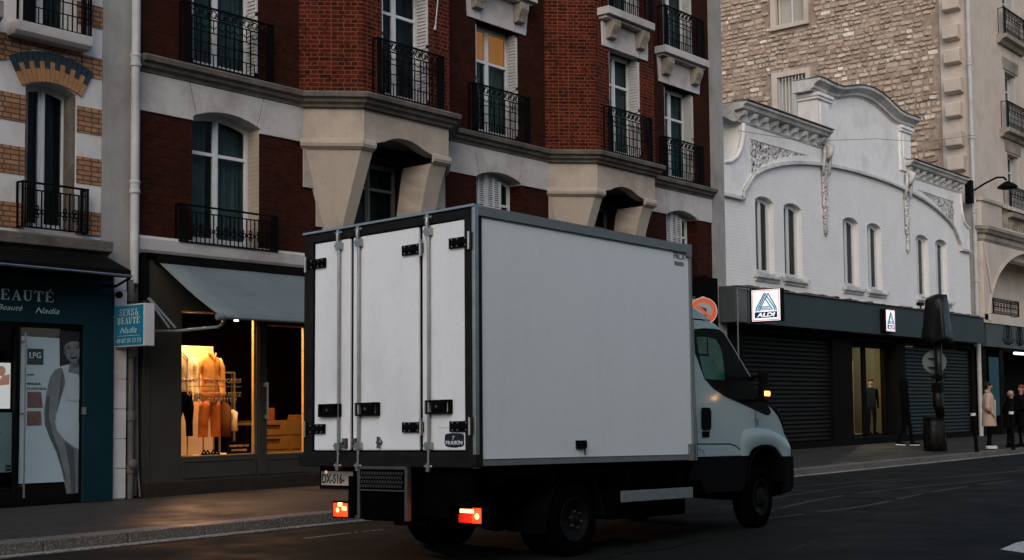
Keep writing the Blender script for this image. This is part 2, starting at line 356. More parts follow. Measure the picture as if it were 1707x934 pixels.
def split(mb, name, mats, parent=None, gap=.004, **k):
    # one object per separate piece; shapes whose boxes touch belong together
    n = len(mb.v); par = list(range(n))
    def find(a):
        while par[a] != a: par[a] = par[par[a]]; a = par[a]
        return a
    for f in mb.f:
        for i in f[1:]: par[find(i)] = find(f[0])
    comp = {}
    for i in range(n): comp.setdefault(find(i), []).append(i)
    B = []
    for c in comp.values():
        lo = [min(mb.v[i][q] for i in c)-gap for q in range(3)]; hi = [max(mb.v[i][q] for i in c)+gap for q in range(3)]; B.append([lo, hi, set(c)])
    ch = True
    while ch:
        ch = False
        for i in range(len(B)):
            for j in range(i+1, len(B)):
                if all(B[i][0][q] <= B[j][1][q] and B[j][0][q] <= B[i][1][q] for q in range(3)):
                    B[i] = [[min(a, b) for a, b in zip(B[i][0], B[j][0])], [max(a, b) for a, b in zip(B[i][1], B[j][1])], B[i][2] | B[j][2]]; del B[j]; ch = True; break
            if ch: break
    obs = []
    for lo, hi, s in B:
        m = MB(); mp = {}
        for i in sorted(s): mp[i] = len(m.v); m.v.append(mb.v[i])
        for f, mi in zip(mb.f, mb.m):
            if f[0] in s: m.f.append(tuple(mp[i] for i in f)); m.m.append(mi)
        obs.append(m.build(name, mats, parent, **k))
    return obs
def tag(o, label=None, cat=None, group=None, kind=None):
    if label: o['label'] = label
    if cat: o['category'] = cat
    if group: o['group'] = group
    if kind: o['kind'] = kind
    return o
def thing(name, label, cat, loc=(0, 0, 0), group=None, rz=0):
    o = bpy.data.objects.new(name, None); COL.objects.link(o); o.location = loc; o.rotation_euler = (0, 0, rz)
    o.empty_display_size = .3
    return tag(o, label, cat, group)
# a builder whose points are given in world metres for a thing whose Empty stands elsewhere
def bw(mb, name, mats, t, **k):
    l = t.location
    if l.length: mb.v = [(v[0]-l.x, v[1]-l.y, v[2]-l.z) for v in mb.v]
    return mb.build(name, mats, t, **k)
def F(Y):     # facade plane: (u,v,d) -> x=u, z=v, y=Y+d
    return lambda u, v, d: (u, Y+d, v)
def SX(X, sgn=1):     # plane facing -X; u runs along -Y
    return lambda u, v, d: (X+d, -u, v)
def rect(x0, z0, x1, z1): return [(x0, z0), (x1, z0), (x1, z1), (x0, z1)]
def archz(x, x0, x1, zs, za):
    t = (2*x-x0-x1)/(x1-x0); h = za-zs; w = (x1-x0)/2; r = (w*w+h*h)/(2*h); return za-r+math.sqrt(max(0, r*r-(t*w)**2))
def archtop(x0, x1, zs, za, n=10): return [(x0+(x1-x0)*i/n, archz(x0+(x1-x0)*i/n, x0, x1, zs, za)) for i in range(n+1)]
def archhole(x0, x1, z0, zs, za, n=10): return [(x1, z0), (x0, z0)]+archtop(x0, x1, zs, za, n)
def ribbon(mb, pts, w, fn, d0, d1, mi=0):
    for i in range(len(pts)-1):
        a, b = Vector(pts[i]), Vector(pts[i+1]); t = (b-a)
        if t.length < 1e-6: continue
        t.normalize(); n = Vector((-t.y, t.x))*w/2; e = t*w*.3
        mb.poly([tuple(a-e-n), tuple(b+e-n), tuple(b+e+n), tuple(a-e+n)], [], fn, d0, d1, mi)
def text(body, mt, mat_, w=None, h=.1, bold=0, shear=0, thick=.002, parent=None, name='lettering', align='LEFT'):
    cu = bpy.data.curves.new(name, 'FONT'); cu.body = body; cu.size = 1; cu.extrude = 0; cu.offset = bold; cu.shear = shear
    cu.resolution_u = 3
    ob = bpy.data.objects.new(name, cu); COL.objects.link(ob); bpy.context.view_layer.update()
    me = bpy.data.meshes.new_from_object(ob.evaluated_get(bpy.context.evaluated_depsgraph_get()))
    bpy.data.objects.remove(ob); bpy.data.curves.remove(cu)
    xs = [v.co.x for v in me.vertices]; ys = [v.co.y for v in me.vertices]
    sx = (w/(max(xs)-min(xs))) if w else h/.72; sy = h/.72
    mn = min(xs)
    bm = bmesh.new(); bm.from_mesh(me)
    r = bmesh.ops.extrude_face_region(bm, geom=bm.faces[:])
    for v in [g for g in r['geom'] if isinstance(g, bmesh.types.BMVert)]: v.co.z += thick
    for v in bm.verts: v.co = mt @ Vector(((v.co.x-mn)*sx, v.co.y*sy, v.co.z))
    bmesh.ops.recalc_face_normals(bm, faces=bm.faces); bm.to_mesh(me); bm.free()
    me.name = name; me.materials.clear(); me.materials.append(mat_)
    o = bpy.data.objects.new(name, me); COL.objects.link(o)
    if parent: o.parent = parent
    return o
def MT(o, xd, yd):      # matrix with given origin, x and y directions
    xd, yd = Vector(xd), Vector(yd); z = xd.cross(yd)
    return Matrix(((xd.x, yd.x, z.x, o[0]), (xd.y, yd.y, z.y, o[1]), (xd.z, yd.z, z.z, o[2]), (0, 0, 0, 1)))
def FT(x, y, z): return MT((x, y, z), (1, 0, 0), (0, 0, 1))          # readable from the street
def XT(x, y, z): return MT((x, y, z), (0, -1, 0), (0, 0, 1))         # readable looking along +X
# serif capitals drawn as shapes in a 0..1 cell
def serif(ch):
    P = []
    def r(a, b, c, d): P.append([(a, b), (c, b), (c, d), (a, d)])
    if ch in 'EÉ':
        r(.16, .06, .36, .94); r(.08, 0, .86, .065); r(.08, .935, .84, 1); r(.36, .47, .62, .53); r(.57, .38, .63, .62)
        P.append([(.86, 0), (.93, .28), (.88, .28), (.76, .06)]); P.append([(.84, 1), (.89, .74), (.84, .74), (.74, .94)])
        if ch == 'É': P.append([(.42, 1.08), (.5, 1.06), (.72, 1.26), (.56, 1.28)])
    elif ch == 'A':
        P.append([(.14, .04), (.2, .04), (.5, .86), (.46, .96)]); P.append([(.42, 1), (.52, 1), (.9, .04), (.66, .04)])
        r(.25, .33, .7, .385); r(.02, 0, .34, .05); r(.56, 0, 1.0, .05)
    elif ch == 'U':
        r(.14, .3, .34, .95); r(.04, .95, .46, 1); r(.62, .95, .98, 1); r(.77, .3, .83, .95)
        pts = [(.14+.345*(1-math.cos(a)), .3-.31*math.sin(a)) for a in [math.pi*i/10 for i in range(11)]]
        inn = [(.34+.215*(1-math.cos(a)), .3-.23*math.sin(a)) for a in [math.pi*i/10 for i in range(11)]]
        P.append(pts+inn[::-1])
    elif ch == 'T':
        r(.4, .05, .6, .94); r(.28, 0, .72, .05); r(.06, .935, .94, 1)
        P.append([(.06, 1), (.03, .7), (.08, .7), (.2, .94)]); P.append([(.94, 1), (.97, .7), (.92, .7), (.8, .94)])
    elif ch == 'N':
        r(.16, .04, .22, .96); r(.78, .04, .84, 1); r(.04, 0, .36, .05); r(.04, .95, .3, 1); r(.64, .95, .98, 1)
        P.append([(.14, 1), (.36, 1), (.86, .02), (.76, 0)])
    elif ch == 'B':
        r(.16, .05, .36, .95); r(.06, 0, .5, .05); r(.06, .95, .5, 1); r(.36, .5, .5, .55)
        for c, rr in ((.755, .245), (.27, .27)):
            o = [(.5+.36*math.sin(a), c+rr*math.cos(a)) for a in [math.pi*i/8 for i in range(9)]]
            i_ = [(.48+.19*math.sin(a), c+(rr-.05)*math.cos(a)) for a in [math.pi*i/8 for i in range(9)]]
            P.append(o+i_[::-1])
    elif ch in 'S&':
        if ch == 'S': pts = [(.8, .74), (.78, .9), (.55, .97), (.3, .9), (.24, .72), (.4, .58), (.64, .45), (.78, .28), (.66, .08), (.42, .03), (.22, .1), (.2, .28)]
        else: pts = [(.95, .45), (.75, .2), (.45, .02), (.2, .1), (.16, .3), (.35, .5), (.55, .68), (.56, .86), (.42, .96), (.28, .86), (.3, .7), (.6, .35), (.95, .02)]
        for i in range(len(pts)-1):
            a, b = Vector(pts[i]), Vector(pts[i+1]); t = (b-a).normalized(); n = Vector((-t.y, t.x))*.07; e = t*.03
            P.append([tuple(a-e-n), tuple(b+e-n), tuple(b+e+n), tuple(a-e+n)])
    return P
def serif_text(body, fn, x0, x1, z0, z1, mat_, parent, name='lettering', d=(-.004, 0)):
    mb = MB(); n = len(body); w = (x1-x0)/n
    for i, ch in enumerate(body):
        for p in serif(ch): mb.poly([(x0+(i+.04+q[0]*.92)*w, z0+q[1]*(z1-z0)) for q in p], [], fn, d[0]-.0004*(len(p) % 3), d[1])
    return mb.build(name, mat_, parent)

# ------------------------------------------------------------------ setting
def slope(X): return .13 + max(0, min(1, (X-11)/34))*.15        # pavement height at the building line
g = MB(); g.box(-400, -400, -.3, 600, 500, -.05); tag(g.build('ground', M['pave']), kind='structure')
g = MB(); g.add([(-200, -60, 0), (400, -60, 0), (400, -4.5, 0), (-200, -4.5, 0)], [(0, 1, 2, 3)]); tag(g.build('road', M['asphalt']), kind='structure')
g = MB(); xs = [-200, 0, 11, 20, 28, 36, 45, 60, 400]
for i in range(len(xs)-1):
    a, b = xs[i], xs[i+1]
    g.add([(a, -4.1, .12), (b, -4.1, .12), (b, -1.5, .5*(.12+slope(b))), (a, -1.5, .5*(.12+slope(a))), (b, 8, slope(b)), (a, 8, slope(a))], [(0, 1, 2, 3), (3, 2, 4, 5)])
tag(g.build('pavement', M['pave']), kind='structure')
g = MB(); x = -20.0
while x < 120:
    L = .95+random.random()*.1; dz = random.uniform(-.004, .004)
    if 12.0 < x < 14.0: dz -= .035
    g.box(x+.006, -4.42+random.uniform(-.006, .006), -.04, x+L-.006, -4.1, .125+dz); x += L
tag(g.build('kerb', M['granite'], bevel=.012), kind='structure')
g = MB(); g.box(-60, -4.56, -.02, 200, -4.42, .012); tag(g.build('gutter', M['gutter']), kind='structure')
g = MB()
for (a, b, y0, y1, w) in [(20.3, 29.5, -2.9, -2.6, .28), (31.6, 35.6, -3.4, -3.15, .5)]:
    g.add([(a, y0, .132), (b, y0+.1, .132), (b-.4, y0+w, .137), (a+.6, y0+w, .137)], [(0, 1, 2, 3)])
tag(g.build('pavement_patch', M['gutter']), kind='structure')
def curveband(pts, w, name, m, z):
    g = MB(); P = [Vector(p) for p in pts]; n = 30; L = []
    for i in range(n+1):
        t = i/n*(len(P)-1); k = min(int(t), len(P)-2); f = t-k
        p0, p1, p2, p3 = P[max(k-1, 0)], P[k], P[k+1], P[min(k+2, len(P)-1)]
        q = .5*((2*p1)+(-p0+p2)*f+(2*p0-5*p1+4*p2-p3)*f*f+(-p0+3*p1-3*p2+p3)*f**3); L.append(q)
    for i in range(n):
        if random.random() < .12: continue
        t = (L[i+1]-L[i]).normalized(); nn = Vector((-t.y, t.x))*w/2*random.uniform(.7, 1.1)
        g.add([(*(L[i]-nn), z), (*(L[i+1]-nn), z), (*(L[i+1]+nn), z), (*(L[i]+nn), z)], [(0, 1, 2, 3)])
    tag(g.build(name, m), kind='structure')
curveband([(14.2, -8.2), (15.9, -7.75), (19.1, -7.5), (24.1, -8.05), (34, -9.2)], .10, 'road_mark_and_sheen', M['sheenstreak'], .004)  # this and the next three strips paint sheen streaks on the road
curveband([(14.0, -8.45), (16.5, -8.6), (19.5, -8.3), (23.4, -8.4), (34, -9.6)], .12, 'road_mark_and_sheen', M['sheenstreak'], .0045)
curveband([(18, -5.7), (19.55, -5.88), (22.3, -6.5), (25, -7.2), (36, -8.2)], .08, 'road_mark_and_sheen', M['sheenstreak'], .005)
curveband([(15, -7.2), (18, -6.8), (21.3, -6.7), (26, -7.4), (36, -8.6)], .07, 'road_mark_and_sheen', M['sheenstreak'], .0055)
for q in range(7):
    x_, y_ = random.uniform(9, 34), random.uniform(-12, -5.2); pts_ = [(x_, y_)]
    for k in range(6): pts_.append((pts_[-1][0]+random.uniform(.2, .6), pts_[-1][1]+random.uniform(-.12, .12)))
    curveband(pts_, random.uniform(.012, .03), 'road_crack', M['tar'], .003+q*.0002)
for (a, b, c, d) in ((15.2, -6.6, 17.9, -5.0), (25.0, -9.2, 28.5, -7.9), (9.0, -7.0, 11.2, -5.9)):
    c_ = MB(); c_.add([(a, b, .002), (c, b+.05, .002), (c+.04, d, .002), (a-.03, d-.04, .002)], [(0, 1, 2, 3)]); tag(c_.build('road_patch', M['patch']), kind='structure')
curveband([(9.2, -5.55), (10.4, -5.53)], .05, 'road_mark_and_sheen', M['gutter'], .004)
g = MB(); g.add([(11.95, -12.35, .004), (13.6, -13.6, .004), (16.4, -12.4, .004), (12.95, -11.75, .004), (12.25, -11.83, .004)], [(0, 1, 2, 3, 4)]); tag(g.build('road_mark_and_sheen', M['mark']), kind='structure')

# ------------------------------------------------------------------ shared building pieces
def wallseg(mb, p0, p1, z0, z1, thick=.35, holes=(), mi=0, outline=None):
    p0, p1 = Vector(p0), Vector(p1); t = (p1-p0); L = t.length; t.normalize(); n = Vector((-t.y, t.x))
    mb.poly(outline or rect(0, z0, L, z1), holes, lambda u, v, d: (p0.x+t.x*u+n.x*d, p0.y+t.y*u+n.y*d, v), 0, thick, mi)
def window(parent, x0, x1, z0, zs, za, Y, transom=None, cur='curtain', mull=.10, shut=None, Yw=0., reveal=None, nameframe='window', fm='frame'):
    """Two-leaf casement. Frame plane at Y, wall face at Yw."""
    h = za-zs; top = (lambda x: archz(x, x0, x1, zs, za)) if h > .01 else (lambda x: zs)
    outl = archhole(x0, x1, z0, zs, za) if h > .01 else rect(x0, z0, x1, zs)
    cx = (x0+x1)/2; b = .07; holes = []; zt = transom if transom else None
    for a, c in ((x0+b, cx-mull/2), (cx+mull/2, x1-b)):
        z_lo = z0+.12
        if zt:
            holes.append(rect(a, z_lo, c, zt-.025)); z_lo = zt+.025
        n = 5
        holes.append([(c, z_lo), (a, z_lo)]+[(a+(c-a)*i/n, top(a+(c-a)*i/n)-.08) for i in range(n+1)])
    f = MB(); f.poly(outl, holes, F(Y), 0, .06)
    f.box(cx-.022, Y-.02, z0+.02, cx+.022, Y-.001, za-.06)
    w = f.build(nameframe, M[fm], parent)
    p = MB(); p.poly([(q[0]*.999+cx*.001, q[1]) for q in outl], [], F(Y+.03), 0, .006); p.build('pane', M['glass'], w)
    zt_ = za+.02; wd = x1-x0; ph = random.random()*6; op = random.uniform(.40, .49) if cur != 'curtteal' else .53
    for a_, b_ in ((x0-.06, x0+wd*op), (x1-wd*op+.06, x1+.10)):
        c = MB(); n = 22
        for k in range(n+1):
            f = k/n; xx = a_+(b_-a_)*f; yy = Y+.15+.04*math.sin(k*1.9+ph)+.02*math.sin(k*.7+ph)
            pull = (.07*math.sin(f*3)) if a_ < x0 else 0
            c.v += [(xx-pull*.4, yy, z0-.02), (xx-pull, yy, (z0+zt_)/2), (xx, yy, zt_)]
        for k in range(n):
            for q in (0, 1): c.f.append((3*k+q, 3*k+3+q, 3*k+4+q, 3*k+1+q)); c.m.append(0)
        c.build('curtain', M[cur], w, smooth=True)
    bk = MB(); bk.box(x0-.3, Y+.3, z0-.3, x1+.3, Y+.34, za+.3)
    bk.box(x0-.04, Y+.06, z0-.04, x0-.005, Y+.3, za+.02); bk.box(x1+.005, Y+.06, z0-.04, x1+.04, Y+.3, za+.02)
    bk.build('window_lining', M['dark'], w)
    if shut:
        for s_, xx in ((1, x0), (-1, x1)):
            sh = MB(); a = xx+s_*.012; bb = xx+s_*.045; ys, ye = Yw+.02, Y-.01
            lo, hi = min(a, bb), max(a, bb); zt2 = zs-.02
            for (y_0, y_1, z_0, z_1) in ((ys, ys+.03, z0, zt2), (ye-.03, ye, z0, zt2), (ys, ye, z0, z0+.07), (ys, ye, zt2-.06, zt2), (ys, ye, z0+1, z0+1.06)): sh.box(lo, y_0, z_0, hi, y_1, z_1)
            z = z0+.08
            while z < zt2-.08:
                sh.box(lo-.004, ys+.03, z, hi+.004, ye-.03, z+.028); z += .062
            sh.box(lo+.014, ys+.02, z0+.02, hi-.014, ye-.02, zt2-.01)
            sh.build('shutter', M['shutter'], w)
    return w
def closed_shutters(w, x0, x1, z0, zs, za, Y):
    for (a, b) in ((x0+.03, (x0+x1)/2-.005), ((x0+x1)/2+.005, x1-.03)):
        sh = MB(); top = lambda x: archz(x, x0, x1, zs, za)-.04
        bars = [(a, a+.05), (b-.05, b), ((a+b)/2-.02, (a+b)/2+.02)]
        for p, q in bars: sh.poly([(p, z0), (q, z0), (q, top(q)), (p, top(p))], [], F(Y), 0, .035)
        z = z0+.02
        while z < max(top(a), top(b)):
            aa = a+.05; bb = b-.05
            while aa < bb and top(aa) < z+.03: aa += .03
            while bb > aa and top(bb) < z+.03: bb -= .03
            if bb-aa > .04:
                sh.add([(aa, Y+.004, z), (bb, Y+.004, z), (bb, Y+.028, z+.03), (aa, Y+.028, z+.03)], [(0, 1, 2, 3)])
            z += .042
        sh.build('shutter', M['shutter'], w)
def railing(w, x0, x1, z0, z1, Y, Yw, ornate=True, dense=.12):
    m = MB(); t = .016
    H = z1-z0
    m.box(x0, Y-.02, z1-.025, x1, Y+.02, z1); m.box(x0, Y-.012, z0, x1, Y+.012, z0+.022)
    for xx in (x0, x1-.025):
        m.box(xx, Y-.013, z0, xx+.025, Y+.013, z1); 
        m.box(xx, Y, z1-.025, xx+.025, Yw+.04, z1); m.box(xx, Y, z0, xx+.025, Yw+.04, z0+.022)
        m.box(xx, Yw-.02, z0, xx+.025, Yw+.005, z1)
    zb = z1-.2 if ornate else z1-.12
    m.box(x0, Y-.009, zb, x1, Y+.009, zb+.018)
    n = max(3, round((x1-x0-.3)/.155)); xs = [x0+.15+(x1-x0-.3)*i/n for i in range(n+1)]
    for xx in xs: m.box(xx-t/2, Y-t/2, z0, xx+t/2, Y+t/2, zb)
    for k, xx in enumerate([x0+.05, x0+.085, x0+.12, x1-.05, x1-.085, x1-.12]): m.box(xx-.008, Y-.008, z0, xx+.008, Y+.008, z1)
    if ornate:
        for f in (.30, .52, .74):
            zz = z0+(zb-z0)*f; m.box(x0, Y-.007, zz-.007, x1, Y+.007, zz+.007)
        for i in range(n):     # small squares at the crossings' centres
            cxx = (xs[i]+xs[i+1])/2
            m.box(cxx-.006, Y-.006, z0, cxx+.006, Y+.006, z0+(zb-z0)*.30)
            if i % 2 == 0: m.box(cxx-.006, Y-.006, z0+(zb-z0)*.74, cxx+.006, Y+.006, zb)
    # scroll work
    def ring(cx, cz, r, a0=0, a1=2*math.pi, tt=.009):
        pts = [(cx+r*math.cos(a0+(a1-a0)*i/10), Y, cz+r*math.sin(a0+(a1-a0)*i/10)) for i in range(11)]
        m.tube(pts, tt, 5)
    if ornate:
        k = 0
        for i in range(n):
            cxx = (xs[i]+xs[i+1])/2; r = (xs[i+1]-xs[i])*.36; zc = (zb+z1)/2
            ring(cxx, zc, min(r, .07)); ring(cxx-r*.9, zc+.03, .03, tt=.008); ring(cxx+r*.9, zc-.03, .03, tt=.008)
            ring(cxx, zb-.07, r*.9, math.pi*1.05, math.pi*1.95)
    else:
        for i in range(0, n):
            cxx = (xs[i]+xs[i+1])/2; zc = z0+(zb-z0)*.45
            if i % 2 == 0 or True:
                for q in range(4):
                    a = math.pi/2*q; ring(cxx+.035*math.cos(a), zc+.055*math.sin(a), .028, tt=.009)
                m.tube([(cxx, Y, z0), (cxx, Y, zb)], .008, 5)
    return m.build('railing', M['iron'], w)

def console(m, cc, Y):
    pr = [(-.0, 9.38), (.23, 9.38), (.235, 9.27), (.20, 9.20), (.155, 9.12), (.14, 9.04), (.10, 9.01), (.0, 9.0)]
    m.poly(pr, [], lambda u, v, d: (d, Y-u, v), cc-.13, cc+.13)
    for q in range(4):
        x = cc-.125+q*.067
        m.poly([(.0, 9.379), (.25, 9.379), (.255, 9.27), (.22, 9.19), (.175, 9.11), (.155, 9.03), (.10, 9.005)], [], lambda u, v, d: (d, Y-u, v), x, x+.04)
# ------------------------------------------------------------------ LEFT banded building
B1 = thing('banded_brick_building', 'pale building at the far left with orange brick bands above the beauty shop', 'building')
m = MB(); hole = archhole(9.1, 9.87, 3.85, 5.80, 5.90)
hole_up = rect(9.05, 6.62, 9.85, 9.2)
m.poly(rect(5.5, 3.3, 10.27, 13), [hole, hole_up], F(0), 0, .4); m.build('wall', M['white_render'], B1)
m = MB(); m.box(10.272, -.012, 3.3, 10.90, .4, 13); m.build('stucco_strip', M['stucco'], B1)
m = MB(); m.box(5.5, .66, 3.6, 10.9, 9, 13); m.box(5.5, 4.2, 0, 10.9, 9, 3.6); m.build('core', M['stucco'], B1)
m = MB()
for z0, z1 in ((3.84, 4.18), (4.57, 4.945), (5.29, 5.66)):
    m.box(9.875, -.014, z0, 10.262, .38, z1); m.box(8.2, -.014, z0, 9.095, .38, z1)
m.box(9.93, -.014, 6.10, 10.262, .38, 6.40); m.box(9.86, -.014, 6.83, 10.262, .38, 7.15); m.box(9.86, -.014, 7.5, 10.262, .38, 7.85)
m.poly([(8.2, 5.9), (8.98, 6.15), (9.2, 6.33), (9.73, 6.33), (9.95, 6.15), (9.95, 6.46), (8.2, 6.46)], [], F(-.014), 0, .38)
split(m, 'brick_band', M['orange'], B1)
# radial arch of orange and dark blue glazed bricks
mo, mb_ = MB(), MB(); cx, cz = 9.485, 4.95; n = 15
for i in range(n):
    a0 = R(118-56*i/n); a1 = R(118-56*(i+1)/n-.5+.6)
    zr = .90; rin = .955; rmid = 1.14 if i % 2 == 0 else 1.24; rout = 1.37
    def q(r, a): return (cx+r*math.cos(a), cz+r*math.sin(a))
    aa1 = a1+R(.25)
    mo.poly([q(rin, a0), q(rmid, a0), q(rmid, aa1), q(rin, aa1)], [], F(-.03), 0, .1)
    mb_.poly([q(rmid+.004, a0), q(rout, a0), q(rout, aa1), q(rmid+.004, aa1)], [], F(-.032), 0, .1)
M['brown'] = mat('brown_cotton', (.12, .05, .02), .85, var=.3, bump=.2)
M['blueglaze'] = mat('dark_blue_glazed_brick', (.022, .04, .055), .4, var=.4, scale=8, bump=.15)
M['orangeplain'] = mat('orange_arch_brick', (.38, .20, .09), .85, var=.35, scale=12, bump=.2)
mo.build('arch_brick', M['orangeplain'], B1); mb_.build('glazed_arch_brick', M['blueglaze'], B1)
w = window(B1, 9.1, 9.87, 3.85, 5.80, 5.90, .25, transom=None, cur='curtdark')
railing(w, 8.98, 9.98, 3.84, 4.47, -.15, 0, ornate=False)
sh = MB(); sh.box(9.11, .02, 3.9, 9.15, .24, 5.78); sh.box(9.82, .02, 3.9, 9.86, .24, 5.78); sh.build('shutter_box', M['sootstone'], w)
w = window(B1, 9.05, 9.85, 6.62, 9.2, 9.2, .25, cur='curtain'); railing(w, 8.95, 9.98, 6.62, 7.6, -.18, 0, ornate=True)
m = MB(); m.sweep([(8.81, 0), (8.81, 0), (9.96, 0)][1:], [(-.02, 6.42), (.2, 6.42), (.26, 6.47), (.28, 6.6), (-.02, 6.6)]); m.build('window_sill', M['stone'], B1, bevel=.01)
m = MB(); m.sweep([(8.2, 0), (8.5, 0)], [(-.02, 6.3), (.3, 6.36), (.5, 6.5), (.5, 6.72), (-.02, 6.72)]); m.build('balcony_bracket', M['limedark'], B1, bevel=.01)
m = MB(); m.sweep([(5.5, 0), (10.28, 0)], [(-.02, 3.46), (.12, 3.48), (.2, 3.56), (.3, 3.6), (.32, 3.74), (-.02, 3.80)]); m.build('ledge', M['cornice'], B1, bevel=.01)
m = MB(); z = .14; k = 0
while z < 3.1:
    m.box(10.40, -.17, z+.006, 10.60, .1, min(3.1, z+.42)-.006); z += .42
m.box(10.40, -.155, .13, 10.6, .1, 3.3); m.build('quoin_strip', M['white_render'], B1, bevel=.006)
def pipe(parent, x, y, zlist, r, mt, name='drainpipe', zr=(3.2, 13)):
    m = MB(); m.tube([(x, y, zr[0]), (x, y, zr[1])], r, 16)
    for z in zlist:
        m.lathe((x, y, z), (0, 0, 1), [(r*1.02, -.1), (r*1.28, -.09), (r*1.28, -.05), (r*1.12, -.03), (r*1.15, .04), (r*1.3, .06), (r*1.3, .08), (r, .1)], 16)
        m.box(x-.012, y, z-.2, x+.012, .05, z-.17)
    return m.build(name, mt, parent, smooth=False)
pipe(B1, 10.745, -.12, [4.6, 6.46, 8.4], .062, M['pipe'])
m = MB(); m.tube([(10.70, -.12, .13), (10.70, -.12, 3.25)], .05, 12)
for z in (.55, 1.3, 2.2, 3.0): m.lathe((10.70, -.12, z), (0, 0, 1), [(.05, -.08), (.065, -.06), (.065, .05), (.05, .07)], 12)
m.lathe((10.69, -.17, .62), (0, -1, 0), [(.05, 0), (.07, .02), (.07, .05), (.03, .07)], 12)
m.tube([(10.83, -.05, .16), (10.83, -.05, 3.2)], .03, 8); m.tube([(10.86, -.14, .15), (10.84, -.1, .6), (10.84, -.05, 3.1)], .015, 6)
m.build('drainpipe', M['pipedark'], B1)

# beauty shop
SB = thing('beauty_shopfront', 'teal painted beauty shopfront with white serif lettering and a glass door', 'shopfront')
m = MB(); Yb = -.25
m.poly([(5.5, .13), (5.5, 3.2), (10.33, 3.2), (10.33, .13), (9.88, .13), (9.88, 2.56), (6.6, 2.56), (6.6, .13)], [], F(Yb), 0, .16); m.build('fascia', M['teal'], SB, bevel=.004)
m = MB(); m.box(5.5, -.245, 3.202, 10.33, -.02, 3.45); m.build('upper_fascia', M['fascia_dk'], SB)
serif_text('BEAUTÉ', F(Yb-.005), 8.47, 9.42, 2.845, 2.985, M['letter'], SB)
text('Beauté', FT(8.60, Yb-.004, 2.71), M['letter'], w=.36, h=.075, shear=.4, parent=SB)
text('Nadia', FT(9.14, Yb-.004, 2.69), M['letter'], w=.35, h=.08, shear=.4, parent=SB)
dr = MB(); dr.box(8.90, -.2, .14, 8.94, -.12, 2.55); dr.box(9.86, -.2, .14, 9.877, -.12, 2.55); dr.box(8.94, -.2, .14, 9.86, -.12, .22); dr.box(8.94, -.2, 2.5, 9.86, -.12, 2.55)
dr.box(6.6, -.2, 2.5, 8.9, -.12, 2.55); dr.box(6.6, -.2, .14, 8.9, -.12, .3); dr.box(7.7, -.2, .14, 7.76, -.12, 2.5)
door = dr.build('door', M['iron'], SB)
h = MB(); h.tube([(8.985, -.29, .25), (8.985, -.29, 2.42)], .013, 8)
for z in (.4, 1.35, 2.3): h.tube([(8.985, -.29, z), (8.985, -.18, z)], .01, 6)
h.box(9.87, -.275, 1.33, 9.9, -.2, 1.43); h.build('handle', M['steel'], door)
h = MB(); h.box(6.6, -.150, .2, 9.87, -.146, 2.5); h.build('pane', glass('door_glass', (.75, .8, .8), .03), door)
r_ = MB(); r_.box(6.6, 3.4, .14, 10.2, 3.45, 3.2); r_.box(10.15, -.08, .14, 10.2, 3.4, 3.2); r_.box(5.5, -.08, 3.15, 10.2, 3.4, 3.2); r_.box(6.55, -.08, .14, 6.6, 3.4, 3.2); r_.box(6.6, -.08, .14, 10.2, 3.4, .16)
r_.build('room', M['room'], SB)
# hood over the beauty shop
t = thing('rolled_shop_awning', 'dark rolled-up awning cassette above the teal beauty shop', 'awning')
m = MB(); m.poly([(.25, 3.52), (.25, 3.32), (.72, 3.2), (.80, 3.24), (.80, 3.30)], [], lambda u, v, d: (d, -u, v), 5.5, 10.24); m.build('cassette', M['fascia_dk'], t)
m = MB(); m.tube([(5.5, -.82, 3.27), (10.24, -.82, 3.22)], .018, 8); m.build('front_bar', M['steel'], t)
m = MB(); m.tube([(10.1, -.2, 3.12), (10.2, -.5, 3.1), (10.24, -.78, 3.2)], .02, 6); m.lathe((10.36, -.28, 3.0), (0, -1, 0), [(.03, 0), (.05, .03), (.05, .08), (0.0, .1)], 12); m.build('arm', M['iron'], t)
# poster
t = thing('beauty_poster', 'tall pale poster of a smiling woman in white behind the glass door', 'poster')
def px(x, y): return (9.0+(x-65)*.00491, 2.38-(y-242)*.00428)
m = MB(); m.poly([px(65, 242), px(242, 246), px(242, 700), px(62, 698)], [], F(-.155), 0, .006); m.build('sheet', M['poster'], t)
m = MB()
m.poly([px(*p) for p in [(178, 248), (182, 212), (200, 203), (243, 204), (243, 330), (236, 335), (215, 325), (192, 330), (180, 334)]], [], F(-.158), 0, .002); m.build('hair', M['hairprint'], t)
m = MB(); m.poly([px(*p) for p in [(191, 276), (198, 262), (212, 254), (232, 252), (242, 262), (243, 280), (240, 302), (228, 323), (214, 322), (200, 307), (192, 290)]], [], F(-.161), 0, .002)
m.poly([px(*p) for p in [(212, 318), (234, 318), (243, 345), (243, 360), (205, 350)]], [], F(-.1605), 0, .002)
m.poly([px(*p) for p in [(180, 338), (200, 340), (196, 390), (182, 440), (168, 490), (176, 530), (190, 560), (205, 590), (212, 640), (215, 700), (205, 700), (190, 660), (172, 600), (152, 555), (137, 520), (133, 480), (140, 420), (150, 370), (165, 345)]], [], F(-.16), 0, .002)
m.poly([px(*p) for p in [(188, 520), (215, 560), (243, 590), (243, 738), (205, 738), (185, 640), (180, 570)]], [], F(-.1595), 0, .002)
m.build('skin_print', [M['greyskin2']], t)
m = MB(); m.poly([px(*p) for p in [(186, 336), (196, 338), (208, 360), (243, 368), (243, 440), (225, 445), (205, 440), (196, 415), (198, 385)]], [], F(-.163), 0, .002)
m.poly([px(*p) for p in [(165, 500), (180, 520), (215, 520), (243, 510), (243, 600), (225, 590), (195, 565), (172, 535)]], [], F(-.163), 0, .002); split(m, 'garment_print', M['clothprint'], t)
m = MB(); 
